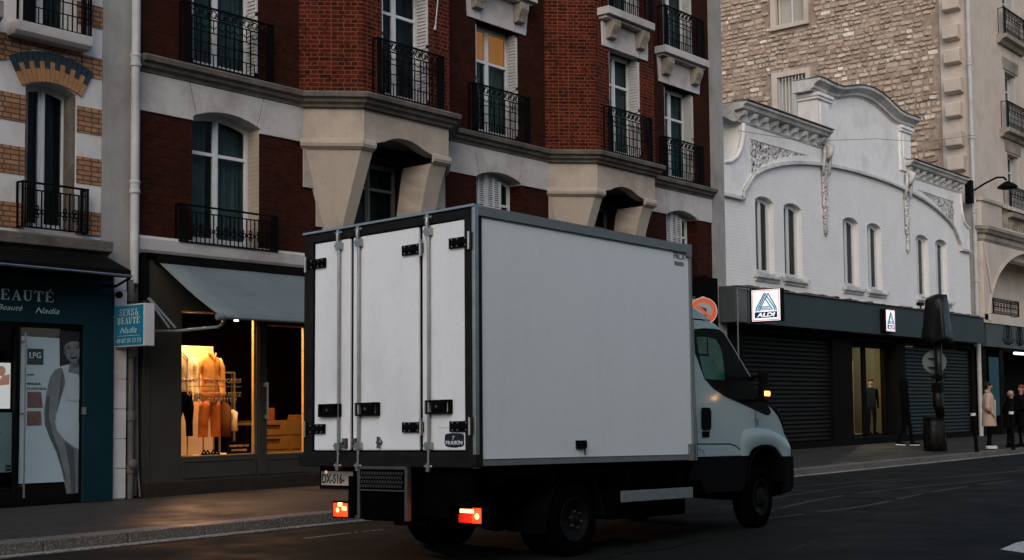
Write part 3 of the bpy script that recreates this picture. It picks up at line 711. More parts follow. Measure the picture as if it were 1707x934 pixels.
for p in ([(199, 274), (206, 271), (212, 274), (206, 277)], [(226, 273), (232, 271), (239, 274), (232, 277)], [(198, 268), (211, 265), (211, 267), (198, 270)], [(226, 265), (240, 268), (240, 270), (226, 267)], [(208, 301), (220, 304), (234, 299), (229, 307), (219, 310), (212, 307)], [(236, 262), (243, 258), (243, 345), (238, 335), (240, 300), (243, 280)], [(214, 293), (222, 294), (222, 295), (214, 295)]): m.poly([px(*q) for q in p], [], F(-.164), 0, .002)
split(m, 'face_print', M['hairprint'], t)
m = MB()
for p in ([(191, 276), (197, 270), (200, 300), (212, 318), (226, 322), (214, 322), (199, 308), (191, 284)], [(214, 320), (234, 322), (236, 334), (222, 338)], [(140, 430), (150, 425), (148, 490), (160, 545), (176, 590), (190, 640), (204, 700), (198, 690), (172, 605), (150, 555), (136, 515)], [(196, 572), (226, 596), (232, 735), (220, 735), (212, 650)], [(186, 345), (192, 345), (190, 400), (178, 450), (172, 480), (178, 430)]):
    m.poly([px(*q) for q in p], [], F(-.1628), 0, .002)
split(m, 'shade_print', M['greyskin'], t)
m = MB(); m.poly([px(82, 280), px(130, 280), px(130, 330), px(82, 330)], [], F(-.16), 0, .002); m.build('logo_square', M['ink'], t)
text('LPG', FT(9.115, -.1615, 2.09), M['letter'], w=.17, h=.08, bold=.02, parent=t)
text('MINCEUR', FT(9.085, -.158, 1.735), M['ink'], w=.20, h=.03, bold=.02, parent=t); text('ET ANTI-ÂGE', FT(9.085, -.158, 1.67), M['ink'], w=.28, h=.03, bold=.02, parent=t)
text('MINCEUR', FT(9.085, -.158, 1.86), M['ink'], w=.10, h=.018, bold=.02, parent=t)
m = MB(); m.poly([px(84, 415), px(125, 415), px(130, 465), px(84, 465)], [], F(-.158), 0, .002); m.poly([px(84, 475), px(125, 475), px(128, 520), px(84, 520)], [], F(-.158), 0, .002); split(m, 'skin_swatch', M['pinkprint'], t)
t = thing('shop_display_screen', 'small lit display screen at the left edge inside the beauty shop', 'screen')
m = MB(); m.box(8.55, .1, 1.38, 9.02, .14, 2.07); m.build('casing', M['iron'], t)
m = MB(); m.box(8.58, .094, 1.42, 8.99, .099, 2.03); m.build('display', M['screen'], t)
m = MB()
m.poly([(8.86+.06*math.cos(a), 1.92+.07*math.sin(a)) for a in [i*math.pi/6 for i in range(12)]], [], F(.09), 0, .003)
m.poly([(8.78, 1.72), (8.97, 1.74), (8.98, 1.88), (8.88, 1.86)], [], F(.09), 0, .003); m.build('face_image', M['screen_pink'], t)
t = thing('price_list_sheet', 'white price list sheet under the lit screen in the beauty shop', 'notice')
m = MB(); m.box(8.5, -.1, .585, 8.92, -.094, 1.37); m.build('sheet', M['poster'], t)
m = MB(); m.box(8.83, -.104, .6, 8.9, -.1, .68); m.build('logo_square', M['ink'], t)
for k in range(9): 
    m = MB() if k == 0 else m
    m.box(8.56, -.1025, 1.28-k*.06, 8.62+.05*(k % 4), -.1, 1.288-k*.06)
m.build('printed_lines', M['ink'], t)
text('LPG', FT(8.838, -.1055, .625), M['letter'], w=.055, h=.03, bold=.02, parent=t)

# hanging sign SENS & BEAUTE
t = thing('projecting_shop_sign', 'teal and white box sign with a phone number projecting between the two shops', 'sign')
fnS = SX(10.41); m = MB(); m.box(10.414, -.86, 2.27, 10.585, -.15, 2.86); m.build('case', M['signwhite'], t, bevel=.006)
m = MB(); m.box(10.406, -.845, 2.29, 10.413, -.165, 2.842); m.build('face', M['tealsign'], t)
S3 = SX(10.405)
serif_text('SENS&', S3, .27, .74, 2.70, 2.80, M['letter'], t, d=(-.003, .002)); serif_text('BEAUTE', S3, .23, .78, 2.585, 2.68, M['letter'], t, d=(-.003, .002))
text('Nadia', XT(10.404, -.30, 2.46), M['letter'], w=.4, h=.085, shear=.4, parent=t)
m = MB(); m.box(10.402, -.76, 2.418, 10.407, -.25, 2.424); m.build('rule', M['letter'], t)
text('09 87 33 23 73', XT(10.404, -.22, 2.325), M['letter'], w=.58, h=.06, parent=t)
m = MB(); m.box(10.44, -.16, 2.72, 10.54, 0, 2.80); m.box(10.44, -.16, 2.29, 10.54, 0, 2.37)
m.box(10.42, -.03, 2.71, 10.46, -.02, 2.82); m.build('bracket', M['steel'], t)

# ------------------------------------------------------------------ RED building
B2 = thing('red_brick_building', 'tall dark red brick apartment building with two stone-corbelled bays behind the truck', 'building')
BAY = [13.95, 20.52]; PR = .74
colw = 12.46, 19.03, 25.65          # flat window columns
low = MB()
lowh = [archhole(11.83, 13.12, 3.92, 5.84, 5.98), archhole(18.37, 19.70, 3.92, 5.80, 5.93), archhole(25.0, 26.33, 3.92, 5.78, 5.92)]
ub = [rect(b+1.15, 3.92, b+2.5, 5.70) for b in BAY]
# lower wall: outline stays under the frieze; arches rise into it
def joined(hs, zc):
    return hs
lo = [(10.88, 5.77), (10.88, 3.6), (27.0, 3.6), (27.0, 5.77)]
for x0, x1 in ((25.0, 26.33), (18.37, 19.70), (11.83, 13.12)): lo += [(x1, 5.77), (x1, 3.92), (x0, 3.92), (x0, 5.77)]
low.poly(lo, ub, F(0), 0, .4)
low.build('lower_wall', M['red'], B2)
# frieze of stone blocks with open joints, arches cut in
fz = MB()
def frieze(xa, xb, arch):
    x0, x1, zs, za = arch; j = .008
    c = (x0+x1)/2
    L = [(x0-.06-j, 6.34), (xa, 6.34), (xa, 5.77), (x0-.001, 5.77)]
    top_in = .02
    a = [(p[0], p[1]) for p in archtop(x0, x1, zs, za, 10)]
    # left block, keystone, right block separated by slanting joints
    kl, kr = x0+.06, x1-.06; tl, tr = x0-.07, x1+.07
    al = [p for p in a if p[0] <= kl]; ar = [p for p in a if p[0] >= kr]
    zl = archz(kl, x0, x1, zs, za); zr_ = archz(kr, x0, x1, zs, za)
    fz.poly([(xa, 5.77), (x0, 5.77)]+al+[(kl-j, zl), (tl-j, 6.34), (xa, 6.34)], [], F(-.03), 0, .43)
    fz.poly([(kl+j, archz(kl+j, x0, x1, zs, za))]+[p for p in a if kl+j < p[0] < kr-j]+[(kr-j, archz(kr-j, x0, x1, zs, za)), (tr-j, 6.34), (tl+j, 6.34)], [], F(-.03), 0, .43)
    fz.poly([(kr+j, zr_)]+ar+[(x1, 5.77), (xb, 5.77), (xb, 6.34), (tr+j, 6.34)], [], F(-.03), 0, .43)
frieze(10.88, 14.1, (11.83, 13.12, 5.84, 5.98)); frieze(17.35, 20.7, (18.37, 19.70, 5.80, 5.93)); frieze(23.9, 27.0, (25.0, 26.33, 5.78, 5.92))
split(fz, 'frieze', M['stone'], B2, bevel=.006)
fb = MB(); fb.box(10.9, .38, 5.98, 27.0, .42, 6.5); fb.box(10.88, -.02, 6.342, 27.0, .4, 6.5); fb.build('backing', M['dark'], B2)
m = MB()
for xa, xb in ((10.85, 14.1), (17.4, 20.7), (24.0, 27.0)):
    m.sweep([(xa, 0), (xb, 0)], [(-.02, 3.66), (.05, 3.66), (.09, 3.72), (.11, 3.88), (.06, 3.925), (-.02, 3.925)])
split(m, 'sill_band', M['stone'], B2, bevel=.006)
# main cornice following the bays
path = [(10.86, 0), (BAY[0], 0), (BAY[0]+PR, -PR), (BAY[0]+PR+2.13, -PR), (BAY[0]+2*PR+2.13, 0), (BAY[1], 0), (BAY[1]+PR, -PR), (BAY[1]+PR+2.2, -PR), (BAY[1]+2*PR+2.2, 0), (27.0, 0)]
m = MB(); m.sweep(path, [(-.05, 6.345), (.04, 6.345), (.06, 6.39), (.12, 6.42), (.135, 6.47), (.20, 6.49), (.215, 6.56), (.19, 6.585), (-.05, 6.61)]); m.build('cornice', M['cornice'], B2, bevel=.005)
# flat upper walls
m = MB(); segs = [(10.88, BAY[0]), (BAY[0]+2*PR+2.13, BAY[1]), (BAY[1]+2*PR+2.2, 27.0)]
for (a, b), c in zip(segs, colw):
    hs = [rect(c-.65, 6.68, c+.65, 8.83)]
    if c > 15: hs.append(rect(c-.65, 9.64, c+.65, 11.8))
    m.poly(rect(a, 6.6, b, 15), hs, F(0), 0, .4)
m.build('upper_wall', M['red'], B2)
m = MB(); m.box(10.9, .72, 3.6, 27.2, 9, 15); m.box(18.4, 4.5, 0, 27.2, 9, 3.6); m.box(10.95, 5, 0, 18.39, 9, 3.6)
m.build('core', M['stucco'], B2)
def lj(c, Y):       # open mortar joints of the flat arch stones
    q = MB()
    for sg in (-1, 1): q.poly([(c+sg*.50-.006, 8.845), (c+sg*.50+.006, 8.845), (c+sg*.60+.006, 9.35), (c+sg*.60-.006, 9.35)], [], F(Y-.037), 0, .003)
    split(q, 'mortar_joint', M['sootstone'], B2)
for k, (x0, w_) in enumerate(zip(BAY, (2.13, 2.2))):
    xl, xr = x0+PR, x0+PR+w_; cx = 15.72 if k == 0 else 22.34
    m = MB(); zt = 15
    wallseg(m, (x0, 0), (xl, -PR), 6.6, zt, .25); wallseg(m, (xr, -PR), (xr+PR, 0), 6.6, zt, .25)
    hs = [rect(cx-.585-xl, 6.68, cx+.585-xl, 8.85)]
    if k: hs.append(rect(cx-.585-xl, 9.64, cx+.585-xl, 11.8))
    wallseg(m, (xl, -PR), (xr, -PR), 6.6, zt, .25, hs)
    bay = m.build('bay', M['redsunlit'], B2)
    # stone skirt with arch
    m = MB()
    def seg(p0, p1, outline): wallseg(m, p0, p1, 0, 0, .22, (), 0, outline)
    L = PR*math.sqrt(2)
    i = .03
    m2 = [(0, 5.80), (L, 5.80), (L, 6.345), (0, 6.345)]
    seg((x0+i, 0), (xl+i*.4, -PR+i), m2); seg((xr-i*.4, -PR+i), (xr+PR-i, 0), m2)
    a0, a1 = .30, w_-.42
    arch = archtop(a0, a1, 5.70, 5.98, 12)
    seg((xl, -PR+i), (xr, -PR+i), [(0, 5.80), (a0-.02, 5.80)]+[p for p in arch if p[1] > 5.8]+[(a1+.02, 5.80), (w_, 5.80), (w_, 6.345), (0, 6.345)])
    m.build('skirt', M['stone2'], bay, bevel=.01)
    m = MB()     # roll moulding, then tapering corbels
    rp = [(-.02, 5.66), (.0, 5.68), (.035, 5.70), (.055, 5.75), (.045, 5.81), (.0, 5.84), (-.02, 5.84)]
    m.sweep([(x0+i, 0), (xl, -PR+i), (xl+.30, -PR+i)], rp); m.sweep([(xr-.42, -PR+i), (xr, -PR+i), (xr+PR-i, 0)], rp)
    split(m, 'moulding', M['stone2'], bay, bevel=.004)
    m = MB()
    def corb(top, bot, z1, z0):
        n = len(top); v = [(p[0], p[1], z1) for p in top]+[(p[0], p[1], z0) for p in bot]
        m.add(v, [tuple(range(n)), tuple(range(2*n-1, n-1, -1))]+[(q, (q+1) % n, n+(q+1) % n, n+q) for q in range(n)])
    corb([(x0+.06, .02), (xl+.02, -PR+.07), (xl+.29, -PR+.07), (xl+.29, .02)], [(x0+.52, .02), (x0+.72, -.2), (x0+.95, -.2), (x0+1.0, .02)], 5.665, 4.25)
    # right corbel with a concave inner side
    prof = [(5.665, .0), (5.45, .02), (5.2, .07), (4.9, .16), (4.6, .25), (4.25, .34)]
    base_t = [(xr-.42, .02), (xr-.42, -PR+.07), (xr-.02, -PR+.07), (xr+PR-.06, .02)]
    base_b = [(xr-.66, .02), (xr-.40, -.26), (xr-.05, -.26), (xr+.2, .02)]
    for a in range(5):
        f0, f1 = (5.665-prof[a][0])/1.415, (5.665-prof[a+1][0])/1.415
        f0, f1 = f0**.8, f1**.8
        mixp = lambda f: [(p[0]*(1-f)+q_[0]*f, p[1]*(1-f)+q_[1]*f) for p, q_ in zip(base_t, base_b)]
        corb(mixp(f0), mixp(f1), prof[a][0]-.0, prof[a+1][0])
    split(m, 'corbel', M['stone2'], bay)
    m = MB()
    m.box(x0+.08, -.028, 5.03, x0+.6, .3, 5.76); m.box(x0+.36, -.026, 4.40, x0+.7, .3, 5.028)
    m.box(xr+.05, -.028, 5.03, xr+PR-.1, .3, 5.76); m.box(xr-.1, -.026, 4.40, xr+.35, .3, 5.028)
    split(m, 'corbel_pad', M['stone2'], bay)
    m = MB(); m.box(x0+.1, -.02, 5.99, xr+PR-.1, .2, 6.3)
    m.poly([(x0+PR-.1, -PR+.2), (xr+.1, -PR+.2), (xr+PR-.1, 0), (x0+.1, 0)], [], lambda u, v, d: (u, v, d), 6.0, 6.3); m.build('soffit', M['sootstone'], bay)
    w = window(B2, x0+1.15, x0+2.5, 3.92, 5.70, 5.70, .28, transom=5.25, cur='curtdark', fm='shadeframe')
    railing(w, x0+1.0, x0+2.7, 3.9, 4.45, -.1, 0, ornate=False)
    w = window(B2, cx-.585, cx+.585, 6.68, 8.85, 8.85, -PR+.3, transom=8.2, cur='curtain' if k else 'curtdark', shut=True, Yw=-PR)
    railing(w, cx-.82, cx+.80, 6.6, 7.56, -PR-.14, -PR)
    m = MB(); m.poly([(cx-.84, 8.84), (cx+.84, 8.84), (cx+.86, 9.36), (cx-.86, 9.36)], [], F(-PR-.035), 0, .2)
    m.build('lintel', M['stone'], B2, bevel=.01); lj(cx, -PR)
    if k:
        m = MB(); m.box(cx-.98, -PR-.30, 9.44, cx+.74, -PR+.1, 9.60); m.box(cx-.92, -PR-.2, 9.38, cx+.68, -PR+.1, 9.438); m.build('window_sill', M['stone'], B2, bevel=.01)
        m = MB()
        for cc in (cx-.60, cx+.48): console(m, cc, -PR)
        split(m, 'console', M['limedark'], B2, bevel=.006)
        w = window(B2, cx-.585, cx+.585, 9.64, 11.8, 11.8, -PR+.3, transom=11.2, cur='curtain', shut=True, Yw=-PR); railing(w, cx-.82, cx+.8, 9.62, 10.6, -PR-.2, -PR)
for i, c in enumerate(colw):
    cur = ('curtain', 'curtwarm', 'curtteal')[i]
    w = window(B2, c-.65, c+.65, 6.68, 8.83, 8.83, .28, transom=8.15, cur='curtain' if i == 1 else cur, shut=True)
    if i == 1:
        m = MB(); m.box(c-.64, .362, 8.2, c+.64, .366, 8.80); m.build('lit_blind', M['curtwarm'], w)
    railing(w, c-.88, c+.85, 6.6, 7.55, -.12, 0)
    if i:
        m = MB(); m.poly([(c-.90, 8.83), (c+.86, 8.83), (c+.94, 9.40), (c-.94, 9.40)], [], F(-.035), 0, .2); m.poly([(c-.5, 9.402), (c+.5, 9.402), (c+.52, 9.44), (c-.52, 9.44)], [], F(-.03), 0, .2); m.build('lintel', M['stone'], B2, bevel=.01); lj(c, 0)
        m = MB(); m.box(c-1.02, -.3, 9.45, c+.92, .1, 9.62); m.box(c-.96, -.2, 9.40, c+.86, .1, 9.448); m.build('window_sill', M['stone'], B2, bevel=.01)
        m = MB()
        for cc in (c-.68, c+.58): console(m, cc, 0)
        split(m, 'console', M['limedark'], B2, bevel=.006)
        w = window(B2, c-.65, c+.65, 9.64, 11.8, 11.8, .28, transom=11.2, cur='curtain', shut=True); railing(w, c-.88, c+.85, 9.62, 10.6, -.2, 0)
w = window(B2, 11.83, 13.12, 3.92, 5.84, 5.98, .28, transom=5.36, cur='curtain'); railing(w, 11.52, 13.40, 3.88, 4.46, -.12, 0, ornate=False)
m = MB(); m.poly([(x, z) for x, z in rect(.0, 3.92, .27, 5.84)], [], lambda u, v, d: (13.108+d, u+.004, v), 0, .01); m.build('painted_jamb', M['reveal'], w)
for x0, x1, zs, za in ((18.37, 19.70, 5.80, 5.93), (25.0, 26.33, 5.78, 5.92)):
    w = window(B2, x0, x1, 3.92, zs, za, .28, transom=5.36, cur='curtdark'); closed_shutters(w, x0, x0+.95, 3.94, zs, za+.01, .16); railing(w, x0-.3, x1+.2, 3.88, 4.46, -.12, 0, ornate=False)
m = MB(); m.box(27.02, -.05, 0.13, 27.56, .6, 15); m.build('stone_quoin', M['stucco'], B2); 
m = MB(); m.box(26.4, -.012, .13, 27.0, .4, 3.6); m.box(24.4, -.012, 3.3, 27.0, .4, 3.64); m.build('ground_floor_pier', M['red'], B2)
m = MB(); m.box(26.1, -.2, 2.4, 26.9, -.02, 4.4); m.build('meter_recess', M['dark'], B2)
# small stray pipes seen by the second window
m = MB(); m.tube([(16.55, -PR-.06, 9.2), (16.40, -PR-.06, 8.12), (16.38, -PR-.06, 8.02)], [.012, .012, .026], 8); m.build('vent_pipe', M['pipe'], B2)
# second half of ground floor (mostly behind the truck)
t2 = thing('closed_shopfront', 'dark closed shopfront behind the white truck at the end of the red building', 'shopfront')
m = MB(); m.poly(rect(16.6, .13, 26.4, 3.6), [rect(17.2, .8, 19.5, 2.8), rect(20.0, .8, 22.3, 2.8), rect(22.8, .2, 23.8, 2.8), rect(24.2, .8, 26.0, 2.8)], F(-.05), 0, .3); m.build('frame', M['fascia_dk'], t2)
m = MB(); m.box(16.7, .12, .15, 26.3, .14, 3.4); m.build('roller_shutter', M['roller'], t2)

# ------------------------------------------------------------------ boutique
BT = thing('boutique_shopfront', 'taupe framed clothing boutique with a warmly lit window behind the truck', 'shopfront')
m = MB()
m.poly(rect(10.92, .13, 16.6, 3.62), [rect(11.59, .68, 13.005, 2.86), rect(13.19, .67, 14.03, 2.72), rect(14.3, .67, 16.3, 2.8)], F(-.10), 0, .14)
m.box(11.62, -.115, .36, 12.98, -.09, .40); m.box(11.62, -.115, .60, 12.98, -.09, .63); m.box(11.62, -.115, .40, 11.66, -.09, .60); m.box(12.94, -.115, .40, 12.98, -.09, .60)
m.box(13.2, -.115, .36, 14.05, -.09, .40); m.box(13.2, -.115, .58, 14.05, -.09, .61); m.box(13.2, -.115, .40, 13.24, -.09, .58)
m.box(11.0, -.115, .2, 11.03, -.09, 3.1)
m.build('frame', M['grey_front'], BT, bevel=.004)
m = MB(); m.box(10.93, -.2, .10, 16.6, -.09, .335); m.build('plinth', M['plinth'], BT, bevel=.01)
m = MB(); m.box(10.88, -.12, 3.0, 11.0, .0, 3.62); m.sweep([(10.9, 0), (16.6, 0)], [(-.0, 3.60), (.16, 3.60), (.2, 3.66), (.0, 3.68)]); m.build('upper_board', M['fascia_dk'], BT)
m = MB(); 
for x0, z0, x1, z1 in ((11.59, .68, 13.005, 2.86), (13.19, .67, 14.03, 2.72)):
    m.poly(rect(x0+.002, z0+.002, x1-.002, z1-.002), [rect(x0+.022, z0+.015, x1-.025, z1-.02)], F(-.05), 0, .05)
m.build('brass_edge', M['wood'], BT)
m = MB(); m.box(11.6, -.035, .69, 13.0, -.03, 2.85); m.build('pane', M['shopglass'], BT)
d = MB(); d.box(13.03, -.125, .36, 13.185, -.098, 2.9); dd = d.build('door', M['grey_front'], BT, bevel=.003)
m = MB(); m.box(13.2, -.035, .69, 14.02, -.03, 2.71); m.build('pane', M['shopglass'], dd)
m = MB(); m.tube([(13.14, -.19, 1.22), (13.14, -.19, 1.80)], .018, 10)
for z in (1.26, 1.76): m.box(13.08, -.2, z-.03, 13.15, -.12, z+.03)
m.build('handle', M['steel'], dd)
rm = MB(); xr0, xr1, yr1 = 11.5, 18.2, 4.3
rm.box(xr0, yr1, .14, xr1, yr1+.05, 3.5); rm.box(xr0-.05, .05, .14, xr0, yr1, 3.5); rm.box(xr1, .05, .14, xr1+.05, yr1, 3.5); rm.box(xr0, .05, 3.3, xr1, yr1, 3.35)
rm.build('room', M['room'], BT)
rm = MB(); rm.box(xr0, .05, .14, xr1, yr1, .3); rm.build('floor', M['wood'], BT)
rm = MB(); rm.box(11.55, .06, .3, 13.3, 1.3, .67); rm.build('display_platform', M['panelwhite'], BT)
cs = MB()
for x_, y_, z_ in ((12.95, .35, 2.80), (12.2, .5, 3.28), (15.4, 2.2, 3.28)): cs.lathe((x_, y_, z_), (0, 0, -1), [(.0, 0), (.035, .0), (.035, .02)], 12)
split(cs, 'ceiling_spot', M['spot'], BT)
L = .09
for txt, x0, x1, z in (('HAPPY ICONIQUES', 11.72, 12.75, 1.79), ('VOUS CONNAISSEZ', 11.74, 12.75, 1.58), ('MARGUERITE ?', 11.84, 12.66, 1.495)):
    text(txt, FT(x0, -.037, z), M['goldletter'], w=x1-x0, h=.065, bold=.02, parent=BT, thick=.001)
m = MB(); m.box(11.73, -.038, 1.725, 12.75, -.036, 1.737); m.build('printed_rule', M['goldletter'], BT)
def lamp(x, y, z, e, size, col=(1, .60, .26), rot=(0, 0, 0), spot=None):
    ld = bpy.data.lights.new('shop_lamp', 'AREA'); ld.shape = 'DISK'; ld.size = size; ld.energy = e; ld.color = col; ld.spread = R(150)
    o = bpy.data.objects.new('shop_lamp', ld); COL.objects.link(o); o.location = (x, y, z); o.rotation_euler = rot; o.parent = BT
lamp(12.35, .28, 3.1, 40, .5, rot=(R(12), 0, 0)); lamp(15.2, 1.9, 3.25, 30, .4, rot=(R(15), R(-10), 0)); lamp(13.6, .4, 3.1, 18, .25, rot=(R(-12), 0, 0)); lamp(12.7, 1.1, 2.95, 110, .5, col=(1, .52, .26), rot=(R(-52), 0, 0))
# display panel, mannequins, rail etc.
t = thing('display_panel', 'tall cream display panel behind the mannequins in the boutique window', 'panel'); m = MB(); m.box(11.7, 1.0, .672, 13.0, 1.04, 2.40); m.build('board', M['panelwhite'], t, bevel=.003)
def mannequin(x, y, label, top, bot, stand=True, slim=1.0, cut=.95, jacket=False):
    t = thing('mannequin', label, 'mannequin', (x, y, .67), 'mannequins in the boutique window')
    m = MB(); z = lambda q: q-.67
    m.loft([(0, 0, z(1.60), .155, .10), (0, 0, z(1.70), .15, .10), (0, 0, z(1.85), .135, .095), (0, 0, z(2.0), .16, .11), (0, 0, z(2.13), .185, .105), (0, 0, z(2.20), .165, .08), (0, 0, z(2.235), .08, .06), (0, -.005, z(2.29), .06, .055)], 18)
    for s in (-1, 1):
        m.tube([(s*.16, 0, z(2.17)), (s*.225, .0, z(2.05)), (s*.245, .01, z(1.85)), (s*.24, -.03, z(1.65)), (s*.2, -.06, z(1.56))], [.055, .06, .055, .045, .04], 10)
    m.build('shirt', top, t, smooth=True)
    m = MB(); m.box(-.006, -.118, z(1.62), .006, -.1, z(2.2)); m.tube([(-.07, -.07, z(2.27)), (0, -.115, z(2.17)), (.07, -.07, z(2.27))], .014, 6); m.tube([(-.14, -.06, z(1.87)), (0, -.105, z(1.84)), (.14, -.06, z(1.87))], .009, 6); m.build('collar', top, t)
    m = MB(); m.loft([(0, 0, z(1.48), .165, .11), (0, 0, z(1.62), .158, .105), (0, 0, z(1.66), .15, .1)], 18)
    for s in (-1, 1):
        m.loft([(s*.125, 0, z(cut), .075*slim, .07*slim), (s*.115, 0, z(1.2), .08*slim, .075*slim), (s*.09, 0, z(1.42), .095, .095), (s*.075, 0, z(1.52), .09, .1)], 14)
    m.build('trousers', bot, t, smooth=True)
    m = MB()
    for s in ((-1, 1) if slim > .9 else (1,)): m.tube([(s*.1, .02, .012), (s*.1, .02, z(cut+.02))], .012, 8)
    m.lathe((0, 0, 0), (0, 0, 1), [(.15, .0), (.15, .012), (.02, .02)], 20); m.build('stand', M['brass'], t)
    return t
mannequin(12.64, .62, 'headless mannequin in ochre shirt and wide rust trousers in the boutique window', M['ochre'], M['rust'], cut=.95, slim=1.05)
mannequin(12.14, .62, 'headless mannequin in cream top and slim black trousers at the window edge', M['cream'], M['blackcloth'], cut=.97, slim=.72)
t = thing('sandals', 'pair of dark strappy sandals on the display platform below the rust trousers', 'shoes', (12.52, .42, .67))
for s in (-1, 1):
    m = MB(); m.loft([(s*.09, 0, .005, .05, .11), (s*.09, 0, .03, .045, .10)], 14); m.tube([(s*.09-.045, -.03, .03), (s*.09, -.04, .075), (s*.09+.045, -.03, .03)], .014, 6); m.tube([(s*.09-.04, .05, .03), (s*.09, .06, .085), (s*.09+.04, .05, .03)], .012, 6); m.build('sandal', M['blackcloth'], t)
t = thing('clothes_rail', 'brass clothes rail frame standing behind the mannequins', 'clothes rail', (13.66, 1.5, .3))
m = MB(); m.bar((-.15, 0, 0), (-.15, 0, 1.7), .03); m.bar((.15, 0, 0), (.15, 0, 1.7), .035); m.bar((-.165, 0, 1.7), (.165, 0, 1.7), .03); m.bar((-.15, -.2, .02), (-.15, .2, .02), .03); m.bar((.15, -.2, .02), (.15, .2, .02), .03); m.build('frame', M['brass'], t)
for gx, top, bot_, mm, lab in ((13.60, 1.50, .92, M['brown'], 'brown shirt hanging on the brass rail'), (13.74, 1.38, 1.02, M['cream'], 'cream shirt hanging on the brass rail nearer the door')):
    o = thing('hanging_shirt', lab, 'garment', (gx, 1.48, bot_)); h_ = top-bot_
    m = MB(); m.loft([(0, 0, 0, .07, .16), (0, 0, h_*.5, .05, .15), (0, 0, h_*.85, .045, .17), (0, 0, h_*.97, .03, .08), (0, 0, h_, .02, .03)], 14)
    m.build('cloth', mm, o, smooth=True); m = MB(); m.tube([(0, 0, h_), (0, 0, 1.99-bot_)], .006, 6); m.build('hanger', M['steel'], o)
t = thing('drawer_chest', 'light wooden chest of drawers at the back of the boutique', 'drawers', (16.3, 3.0, .3))
m = MB(); m.box(-.85, 0, 0, .9, .5, .86); m.build('carcass', M['wood'], t, bevel=.005)
for cx_ in (-.42, .45):
    for k in range(3):
        m = MB(); m.box(cx_-.40, -.02, .05+k*.27, cx_+.40, -.002, .29+k*.27); dx = m.build('drawer', M['wood'], t, bevel=.004)
        m = MB(); m.box(cx_-.16, -.05, .22+k*.27, cx_+.16, -.021, .24+k*.27); m.build('handle', M['iron'], dx)
t = thing('orange_box', 'small orange box on top of the chest of drawers', 'box', (15.9, 3.2, 1.16)); m = MB(); m.box(-.13, -.1, 0, .13, .1, .24); m.build('carton', M['rust'], t, bevel=.006); m = MB(); m.tube([(-.05, -.1, .24), (-.04, -.1, .3), (.04, -.1, .3), (.05, -.1, .24)], .006, 6); m.build('handle', M['blackcloth'], t)
t = thing('folded_clothes', 'low pile of folded dark clothes on the right of the chest of drawers', 'clothes', (16.7, 3.2, 1.16)); m = MB()
for k in range(3): m.box(-.17+k*.01, -.13, k*.035, .16-k*.01, .13, k*.035+.032)
m.build('pile', M['ochre'], t, bevel=.012)
t = thing('counter_display', 'dark low counter with pale edge beside the clothes rail', 'counter', (14.4, 2.0, .3)); m = MB(); m.box(-.4, 0, 0, .35, .5, .8); m.build('cabinet', M['blackcloth'], t); m = MB(); m.box(-.42, -.01, .8, .37, .51, .83); m.box(.35, -.012, 0, .372, .0, .8); m.build('edge_trim', M['wood'], t)
t = thing('black_placard', 'small black placard with pale capitals at the foot of the boutique window', 'sign', (13.02, .36, .67))
m = MB(); m.box(-.24, 0, 0, .24, .012, .21); m.build('board', M['blackcloth'], t); text('COMPTOIR DES', MT((-.19, -.002, .12), (1, 0, 0), (0, 0, 1)), M['goldletter'], w=.38, h=.03, parent=t, bold=.02); text('COTONNIERS', MT((-.15, -.002, .05), (1, 0, 0), (0, 0, 1)), M['goldletter'], w=.3, h=.03, parent=t, bold=.02)
# awning
t = thing('grey_canvas_awning', 'grey sloping canvas awning over the boutique window', 'awning')
m = MB(); A, B_ = (11.13, -.12, 3.57), (11.13, -1.62, 2.68); n = 14; X1 = 17.2
for i in range(n+1):
    x = 11.13+(X1-11.13)*i/n
    for j in range(7):
        f = j/6; sag = -.035*math.sin(math.pi*f)+.006*math.sin(i*2.1+j); m.v.append((x, -.12-1.5*f, 3.57-.89*f+sag))
for i in range(n):
    for j in range(6): a = i*7+j; m.f.append((a, a+7, a+8, a+1)); m.m.append(0)
ob = m.build('canvas', M['awning'], t, smooth=True); s_ = ob.modifiers.new('s', 'SOLIDIFY'); s_.thickness = .006
m = MB(); m.tube([(11.1, -1.64, 2.66), (X1, -1.64, 2.66)], .028, 10); m.lathe((11.04, -1.64, 2.66), (1, 0, 0), [(.0, 0), (.045, .01), (.05, .09), (.03, .14)], 12); m.build('front_bar', M['alu'], t)
m = MB(); m.box(11.1, -.2, 3.52, X1, -.1, 3.64); m.build('cassette', M['fascia_dk'], t)
m = MB(); m.tube([(11.22, -1.6, 2.64), (11.26, -1.5, 2.58), (11.3, -1.35, 2.54), (11.05, -.7, 2.50), (10.98, -.15, 2.52)], .022, 8); m.tube([(11.0, -.14, 3.0), (11.12, -.6, 2.55)], .018, 6); m.tube([(10.97, -.14, 3.0), (11.05, -.55, 2.55)], .018, 6); m.build('folding_arm', M['alu'], t)

